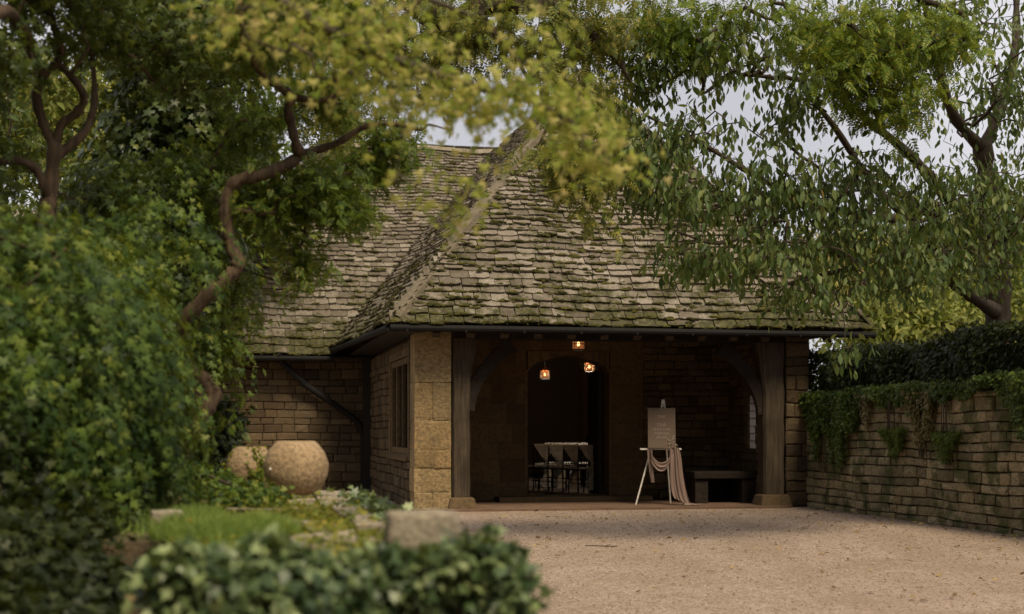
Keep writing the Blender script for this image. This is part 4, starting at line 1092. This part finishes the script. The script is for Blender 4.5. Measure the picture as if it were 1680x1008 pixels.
def foliage_mass(name, label, cat, ells, nsub, per, sub_r, tmpl, size, mat, trunk_pts=None, r=(.1,.05), bark='bark', power=.45, ntw=60, a_down=.8, a_rnd=.6, part='foliage', nst=0, lst=.6, gst=.03):
    g = Grow(); c0 = ells[0][0]
    tp = trunk_pts if trunk_pts is not None else [np.array([c0[0], c0[1], 0]), np.array([c0[0]+.03, c0[1], c0[2]*.5]), c0]
    g.path(tp, r[0], r[1])
    t = empty(name, tp[0], label, cat)
    tg, od = scatter(ells, nsub, power)
    for q in tg[:ntw]: g.reach(q, .25)
    g.mesh('trunk', M[bark], t, .004, 2.2, .05)
    pos, dr, nr = clumpy(tg, od, per, sub_r, a_down=a_down, a_rnd=a_rnd)
    if nst:
        t2, o2 = scatter(ells, nst, .12); a_, b_, c_ = strands(t2, o2, lst, gst, .1)
        pos, dr, nr = np.vstack([pos, a_]), np.vstack([dr, b_]), np.vstack([nr, c_])
    leaves(part, tmpl, pos, dr, nr, rng.uniform(*size, len(pos)), M[mat], t)
    return t

# --- ivy-clad tree behind them
Z = 12.0
foliage_mass('ivy_clad_tree', 'tall dark tree trunk thickly wrapped in ivy on the left', 'tree',
    [E(290,150,Z,90,150,.5,1.4), E(260,330,Z,110,90,.55,1), E(270,410,Z-.5,85,80,.5,1.1), E(300,-40,Z,160,120,.8,1.2), E(205,500,Z-.6,80,60,.5,.6), E(350,20,Z,90,100,.6,.8)],
    420, 26, .14, 'ivy', (.06,.125), 'leaf_ivy2', [W(270,900,Z)*[1,1,0], W(275,600,Z), W(285,300,Z), W(290,0,Z)], (.35,.22), power=.35, part='ivy', nst=500, lst=.7, gst=.05)
# --- creeper mound
foliage_mass('leafy_creeper', 'big mound of sunlit creeper cascading over the left side', 'creeper',
    [E(60,430,7.6,100,80,.6,1.2), E(120,540,7.6,110,90,.6,1.4), E(180,540,8.2,72,70,.5,1), E(205,650,8.0,48,90,.4,1.1), E(120,680,7.6,90,90,.5,1.2), E(200,770,7.9,55,60,.4,.9), E(30,590,7.2,70,80,.5,.8), E(150,450,8.6,80,60,.5,.7), E(-80,600,7,120,200,.8,1), E(250,390,9.6,80,60,.4,.7), E(335,560,10.5,20,30,.2,.15), E(250,290,10.5,90,60,.4,.4)],
    230, 30, .085, 'star', (.035,.09), 'leaf_climber2', [W(230,900,8.2)*[1,1,0], W(200,700,8.2), W(120,540,7.9)], (.06,.03), 'bark_red', power=.5, a_down=1.0, nst=900, lst=.65, gst=.032)
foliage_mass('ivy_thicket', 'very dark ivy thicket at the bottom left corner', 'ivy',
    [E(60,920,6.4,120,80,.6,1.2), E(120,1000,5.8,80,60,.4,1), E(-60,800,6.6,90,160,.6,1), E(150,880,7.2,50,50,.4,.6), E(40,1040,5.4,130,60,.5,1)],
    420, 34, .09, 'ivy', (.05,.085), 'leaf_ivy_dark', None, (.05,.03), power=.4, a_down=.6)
# --- maple bough close to the camera
g = Grow(); b0 = np.array([-4.2, 5.6, 0]); Z = 6.2
g.path([b0, (-4.1,5.8,2.4), (-3.8,6.0,3.6), (-2.6,6.1,3.9), (-1.7,6.2,3.6), W(560,60,Z), W(680,110,Z), W(790,145,Z), W(880,170,Z), W(960,215,Z)], .05, .006)
g.path([(-1.7,6.2,3.6), W(640,-20,Z), W(760,20,Z)], .02, .008, -2)
tree('maple_tree', 'young maple with blurred yellow autumn leaves close to the camera', 'tree', b0, g,
     [E(520,60,Z,110,60,.35,1.0), E(620,40,Z,90,50,.35,.9), E(600,130,Z,90,35,.3,.9), E(700,150,Z,80,38,.3,.9), E(720,90,Z,60,40,.3,.4), E(800,165,Z,80,38,.25,.9), E(880,165,Z,80,40,.25,.9), E(950,200,Z,75,45,.25,1.1), E(985,255,Z,45,35,.2,.5), E(740,330,Z,28,50,.15,.28), E(660,290,Z,18,30,.12,.15), E(880,90,Z,60,50,.3,.25), E(860,20,Z,100,40,.3,.4), E(430,20,Z,110,50,.4,.7)],
     250, 4, .085, 'star', (.035,.070), 'leaf_yellow', 'bark_grey', power=.7, step=.16, tip=.002, rmax=.014, a_down=1.1, a_rnd=.5)

# ================================================================== BACKGROUND TREES AND BUILDING
def bgtree(label, px, py, Z, rx, ry, rd, mat, n, size, zb=0, name='background_tree', group='trees beyond the building and wall', tm='oval', bark='bark'):
    c, rad, _ = E(px, py, Z, rx, ry, rd)
    base = np.array([c[0], c[1], zb]); t = empty(name, base, label, 'tree', group)
    g = Grow(); g.path([base, base*.5+c*.5+np.array([.1,0,0]), c], max(.06, .02*Z*.3), .04)
    e = [(c, rad, 1)]+[(c+rad*norm(rng.normal(0,1,3))*.7, rad*random.uniform(.35,.6), .45) for _ in range(6)]
    tg, od = scatter(e, n, .45)
    for q in tg[:50]: g.reach(q, .6)
    g.mesh('trunk', M[bark], t, .01, 2.2, .12)
    pos, dr, nr = clumpy(tg, od, 22, size*2.2, a_down=.5)
    leaves('crown', tm, pos, dr, nr, rng.uniform(size*.6, size*1.2, len(pos)), M[mat], t)
bgtree('yellow green bushy tree beyond the right end of the roof', 1390, 470, 33, 95, 75, 1.8, 'leaf_far', 300, .22, 1.7)
bgtree('low bright shrub showing between the hanging cherry leaves above the wall', 1500, 540, 30, 130, 45, 1.6, 'leaf_far2', 300, .2, 1.7)
bgtree('bright shrub behind the base of the cherry trunk', 1640, 520, 31, 110, 60, 1.6, 'leaf_far2', 300, .2, 1.7)
bgtree('dark evergreen far behind the cherry tree', 1460, 450, 45, 60, 70, 2.5, 'leaf_dark', 160, .3, 1.7)
bgtree('green tree far behind the cherry trunk at the right edge', 1660, 410, 42, 90, 120, 2.5, 'leaf_climber', 260, .3, 1.7)
bgtree('sunlit tree seen through the gap at the upper left', 110, 210, 26, 130, 110, 2.0, 'leaf_far2', 320, .2)
bgtree('green tree behind the ivy clad trunk', 330, 330, 30, 130, 150, 2.2, 'leaf_climber', 320, .24)
bgtree('dark tree filling the gaps at the left edge', -30, 380, 18, 150, 240, 1.6, 'leaf_dark', 420, .14)
bgtree('green bush behind the creeper mound', 200, 470, 16, 150, 180, 1.3, 'leaf_dark', 420, .12)
# second building behind to the left
bb = empty('slate_roofed_range', B(-8, 20, 0), 'further stone range with a slate roof seen behind the left foliage', 'building')
mb = MB(); stones(mb, B(-15, 17.2, 0), UF, -UB, 17, 3.0, .3, .5, .5, 1.1, depth=.06); mb.build('wall', M['stone_dark'], bb)
mb = MB(); mb.bbox(-15, 2, 17.25, 23.5, 0, 3.1); mb.build('wall_core', M['mortar'], bb)
keep = hall; hall_ = hall
slate_data.clear(); under = MB()
mb = MB(); roof_face(mb, np.array([-15.3,16.8,2.95]), np.array([2.3,16.8,2.95]), np.array([2.3,20.6,7.7]), np.array([-15.3,20.6,7.7]), .30, .2, .5, .35, lambda f: .1)
mb.build('roof', M['slate'], bb)
mb = MB(); a_, b_, c_, d_, e_, f_ = B(-15.2,16.9,3), B(2.2,16.9,3), B(2.2,20.6,7.6), B(-15.2,20.6,7.6), B(2.2,24.3,3), B(-15.2,24.3,3)
mb.add([a_,b_,c_,d_,e_,f_], [(0,1,2,3),(3,2,4,5),(1,4,2),(0,3,5)]); mb.build('roof_boards', M['moss'], bb)

# ================================================================== FOREGROUND RAISED BED
# direction of the bed follows the building
bd = np.array([-.197, 1.0, 0]); bd = bd/np.linalg.norm(bd); bx = np.array([bd[1], -bd[0], 0])
G0 = np.array([-.04, 4.45, 0])                       # front right corner
def G(s, d, z): return G0-bx*s+bd*d+np.array([0,0,z])     # s leftwards, d away from the camera
bed = empty('raised_bed', G(.65, 2, 0), 'low stone planting bed running from the camera towards the building', 'raised bed')
mb = MB()
for (s0, s1, d0, d1, zt) in ((.07, 1.06, .07, 5.9, .86), (1.06, 3.6, 2.2, 8.6, .84), (.3, 1.06, 5.9, 8.6, .72)):
    mb.hexa([G(s1,d0,-.1),G(s0,d0,-.1),G(s0,d1,-.1),G(s1,d1,-.1),G(s1,d0,zt),G(s0,d0,zt),G(s0,d1,zt),G(s1,d1,zt)])
mb.build('soil', M['soil'], bed)
mb = MB()
stones(mb, G(1.14,.10,0), bx, -bd, 1.14, .85, .12, .2, .2, .42, depth=.06)
stones(mb, G(.06,.1,0), bd, bx, 5.9, .85, .12, .2, .2, .42, depth=.06)
mb.build('stonework', M['stone'], bed)
mb = MB()
for k in range(13):
    d0 = .05+k*.45; h_ = random.uniform(.05,.09)
    mb.box(G(.13+random.uniform(-.02,.02), d0+.22, .88+h_/2-.03), (.30, .43, h_), [bx, bd, np.array([0,0,1.0])], jit=.008)
for s_, d_ in ((.5,1.5),(.75,2.2),(.45,2.6),(.7,3.9),(.5,4.6),(.9,4.9),(.55,5.5),(.9,5.6)):
    mb.box(G(s_, d_, .885), (random.uniform(.25,.4), random.uniform(.3,.5), .05), [bx, bd, np.array([0,0,1.0])], jit=.015)
mb.build('coping', M['coping'], bed, bevel=.02)

def block(name, label, c, size_, mat='coping', rz=.2):
    """rough hewn stone: a subdivided box with worn corners"""
    t = empty(name, (c[0], c[1], c[2]-size_[2]/2), label, 'stone')
    n_ = 7; V = []; Fq = []; idx = {}
    A = np.array([[math.cos(rz), math.sin(rz), 0], [-math.sin(rz), math.cos(rz), 0], [0,0,1]])
    def vid(i, j, k):
        if (i,j,k) not in idx:
            p = np.array([i,j,k])/n_*2-1; q = np.sign(p)*np.abs(p); e = np.max(np.abs(p)); l_ = np.linalg.norm(p)
            p2 = p*(1-.14*max(0, l_-1.05)) ; p2 = p2+rng.normal(0, .016, 3)+.03*np.sin(p[::-1]*4)
            idx[(i,j,k)] = len(V); V.append(np.array(c)+(p2*np.array(size_)/2)@A)
        return idx[(i,j,k)]
    for a_ in range(n_):
        for b_ in range(n_):
            for f in ([(a_,b_,0),(a_,b_+1,0),(a_+1,b_+1,0),(a_+1,b_,0)], [(a_,b_,n_),(a_+1,b_,n_),(a_+1,b_+1,n_),(a_,b_+1,n_)],
                      [(a_,0,b_),(a_+1,0,b_),(a_+1,0,b_+1),(a_,0,b_+1)], [(a_,n_,b_),(a_,n_,b_+1),(a_+1,n_,b_+1),(a_+1,n_,b_)],
                      [(0,a_,b_),(0,a_,b_+1),(0,a_+1,b_+1),(0,a_+1,b_)], [(n_,a_,b_),(n_,a_+1,b_),(n_,a_+1,b_+1),(n_,a_,b_+1)]):
                Fq.append([vid(*q) for q in f])
    mesh_np('hewn_block', np.array(V), np.array(Fq), M[mat], t, smooth=True)
    return t
c = W(693, 875, 4.75); block('stone_block', 'squared pale stone block standing on the near end of the ivy covered bed', c, (.245, .20, .15), rz=.12)
c = W(274, 853, 6.6); block('edging_stone', 'small pinkish stone at the left edge of the bed', c, (.15, .16, .09), rz=.3)

# grass on the bed
def blades(name, n, fn, size, mat, spread=.5, kind='stuff', lean=.35):
    P = np.array([fn() for _ in range(n)])
    return tag(leaves(name, 'blade', P, np.array([0,0,1.0])+rng.normal(0,lean,(n,3)), rng.normal(0,1,(n,3))*[1,1,.1], rng.uniform(*size, n), M[mat]), kind=kind)
def gp():
    k = rng.integers(0, 3); c_, r_ = (((.86,1.6),(.16,.5)), ((.70,1.9),(.18,.6)), ((1.0,2.5),(.2,.7)))[k]
    a_ = rng.random()*6.283; q = math.sqrt(rng.random()); return G(c_[0]+r_[0]*q*math.cos(a_), c_[1]+r_[1]*q*math.sin(a_), .86+.05*(1-q*q))
blades('grass_tuft', 15000, gp, (.045,.10), 'grass')
blades('bed_grass', 9000, lambda: G(rng.uniform(1.2,3.3), rng.uniform(2.6,6.8), .83), (.05,.14), 'grass')
blades('bed_dry_grass', 4000, lambda: G(rng.uniform(1.1,2.6), rng.uniform(4.5,8.0), .83), (.08,.24), 'drygrass')
blades('urn_side_grass', 2500, lambda: G(rng.uniform(.15,.9), rng.uniform(3.4,6), .85), (.03,.07), 'grass')

# ivy over the bed: end face, right face, top edge
iv = empty('bed_ivy', G(.6, .1, .5), 'glossy variegated ivy covering the near end of the bed', 'ivy')
n = 14000
def ivybed(n):
    P = []; Nn = []
    for i in range(n):
        q = rng.random()
        if q < .44:     # end face, bulging towards the camera
            s_ = rng.uniform(-.06, 1.06); z_ = .05+.92*rng.random()**.8; b_ = .10*math.sin(s_*7)*math.sin(z_*6)+.13
            P.append(G(s_, -b_+rng.normal(0,.03), z_)); Nn.append(-bd+np.array([0,0,.35]))
        elif q < .56:   # top of the end
            s_ = rng.uniform(-.06, 1.08); d_ = abs(rng.normal(0, .17)); z_ = .945+.025*math.sin(s_*9+1)+.02*math.sin(s_*21)-.05*d_
            P.append(G(s_, d_-.12, z_+rng.normal(0,.02))); Nn.append(np.array([0,0,1.0])-bd*.4)
        elif q < .84:   # right face
            d_ = -.1+5.6*rng.random()**1.7; z_ = .05+.82*rng.random()**.8; P.append(G(-.05-.05*math.sin(d_*5)*math.sin(z_*5)+rng.normal(0,.025), d_, z_)); Nn.append(bx+np.array([0,0,.3]))
        elif q < .94:   # left edge
            d_ = -.1+3.2*rng.random(); z_ = .2+.66*rng.random(); P.append(G(1.10+rng.normal(0,.035), d_, z_)); Nn.append(-bx+np.array([0,0,.3]))
        else:           # along the top right edge
            d_ = .3+4.5*rng.random(); P.append(G(.0+abs(rng.normal(0,.09)), d_, .93+rng.normal(0,.02))); Nn.append(np.array([0,0,1.0]))
    return np.array(P), np.array(Nn)
P, Nn = ivybed(n)
leaves('foliage', 'ivy', P, np.array([0,0,-.7])+Nn*.6+rng.normal(0,.55,(n,3)), Nn+rng.normal(0,.45,(n,3)), rng.uniform(.035,.072,n), M['leaf_ivy'], iv)
mb = MB()
for k in range(16):
    s_ = random.uniform(0, 1.1); mb.tube(spline([G(s_,-.02,.0),G(s_+random.uniform(-.1,.1),-.07,.4),G(s_+random.uniform(-.15,.15),-.08,.8),G(s_+random.uniform(-.2,.2),.1,.93)],4), .006, 4)
mb.build('stem', M['bark'], iv)
# yellowish creeping cover on top of the bed
n = 2600; s_ = np.concatenate([rng.uniform(.2,1.05,1300), rng.normal(.35,.16,1300)]); d_ = np.concatenate([rng.uniform(.5,5.8,1300), rng.uniform(.9,3.6,1300)])
P = np.array([G(a_, b_, .91) for a_, b_ in zip(s_, d_)])+rng.normal(0,.018,(n,3))
tag(leaves('creeping_cover', 'ivy', P, rng.normal(0,1,(n,3))*[1,1,.3], np.array([0,0,1.0])+rng.normal(0,.4,(n,3)), rng.uniform(.018,.045,n), M['leaf_yellowgreen']), kind='stuff')
# shrubs at the back of the bed
foliage_mass('low_shrub', 'low leafy shrub left of the two round urns', 'shrub', [E(340,800,9.6,60,26,.4,1), E(290,790,9.2,50,34,.4,1), E(400,820,8.4,60,18,.3,.5)], 170, 30, .05, 'ivy', (.03,.055), 'leaf_climber2', None, (.02,.01), power=.5)
foliage_mass('dark_bush', 'very dark bush between the leaning trunk and the urns', 'bush', [E(352,730,11,26,50,.3,1), E(365,690,11.3,14,35,.3,.6)], 90, 40, .06, 'ivy', (.04,.07), 'leaf_ivy_dark', None, (.02,.01), power=.4)

# urns
def urn(name, label, px, pyb, Z, r, hh, rz=0, tilt_=0):
    b_ = W(px, pyb, Z); t = empty(name, b_, label, 'urn', 'round stone urns on the bed')
    pr = []; zc = hh*.52
    pr.append((.001, 0)); pr.append((r*.42, 0))
    for k in range(1, 16):
        a_ = -1.12+k*(1.12+1.08)/16; pr.append((r*math.cos(a_)**(.9 if a_ < 0 else 1.05)*(1+.01*math.sin(k*2.3)), zc+hh*.54*math.sin(a_)/math.sin(1.12)*(.98)))
    rt = r*.46; zt = pr[-1][1]
    pr += [(rt*1.0, hh*.965), (rt*1.10, hh*.97), (rt*1.10, hh), (rt*.84, hh), (rt*.80, hh*.93), (rt*1.0, hh*.8), (.001, hh*.72)]
    mb = MB(); mb.lathe(b_, pr, 48, .012); mb.build('bowl', M['urn'], t, smooth=True)
    return t, b_
u1, b1 = urn('round_urn', 'large round sandstone urn with a flat open top, the nearer of the pair', 486, 812, 9.0, .200, .34)
mb = MB(); mb.lathe(b1+np.array([-.135,-.135,.165]), [(.001,.016),(.012,.010),(.016,0),(.012,-.010),(.001,-.016)], 8); mb.build('white_spot', M['white'], u1)  # small white bead set on the left of the bowl
u2, b2 = urn('round_urn', 'smaller round sandstone urn wrapped in trailing ivy, behind the larger one', 410, 806, 9.9, .165, .31)
tr = empty('trailing_ivy', b2+np.array([.05,-.17,.0]), 'thin ivy trails climbing over the smaller round urn', 'ivy')
mb = MB(); Pn = []
for k, (a_, hh) in enumerate(((-1.1,.33),(-1.35,.27),(-2.3,.30),(-.8,.24),(-.95,.31))):
    pts = []
    for i in range(9):
        t_ = i/8; z_ = hh*t_; rr = .165*math.sin(min(2.7, .75+t_*1.9))+.012; an = a_+.25*math.sin(t_*4+k)
        pts.append(b2+np.array([rr*math.cos(an), rr*math.sin(an), z_]))
    mb.tube(spline(pts,2), .003, 4); Pn += [p+rng.normal(0,.012,3) for p in spline(pts,3) for _ in range(4)]
mb.build('stem', M['bark'], tr); Pn = np.array(Pn); on = norm(Pn-b2-np.array([0,0,.15]))
leaves('foliage', 'ivy', Pn, rng.normal(0,.6,Pn.shape)+[0,0,-.3], on+rng.normal(0,.3,Pn.shape), rng.uniform(.02,.036,len(Pn)), M['leaf_yellowgreen'], tr)

# unseen foliage added behind, left and above the camera to shut out sky
def sky_blocker(n):
    k = rng.random(n) < .62; P = np.zeros((n,3))
    P[:,0] = np.where(k, rng.uniform(-22,20,n), rng.uniform(-17,-9.5,n)); P[:,1] = np.where(k, rng.uniform(-17,-9,n), rng.uniform(-14,12,n))
    top = np.where(k, 10.5, 8.0)+1.6*np.sin(P[:,0]*.7)+1.3*np.sin(P[:,1]*.9+1); P[:,2] = top*rng.random(n)**.8
    m = int(n*.16); P[:m] = np.stack([rng.uniform(-9,-3.1,m), rng.uniform(0,6.5,m), rng.uniform(5.6,8.4,m)], 1)  # overhead layer of leaves, added to darken the lower left
    return P
P = sky_blocker(30000); n = len(P)
tag(leaves('sky_blocking_foliage', 'ivy', P, rng.normal(0,1,(n,3))+[0,0,-.5], rng.normal(0,1,(n,3)), rng.uniform(.35,.7,n), M['leaf_dark']), kind='stuff')
print('objects', len(bpy.data.objects), 'faces', sum(len(m.polygons) for m in bpy.data.meshes))
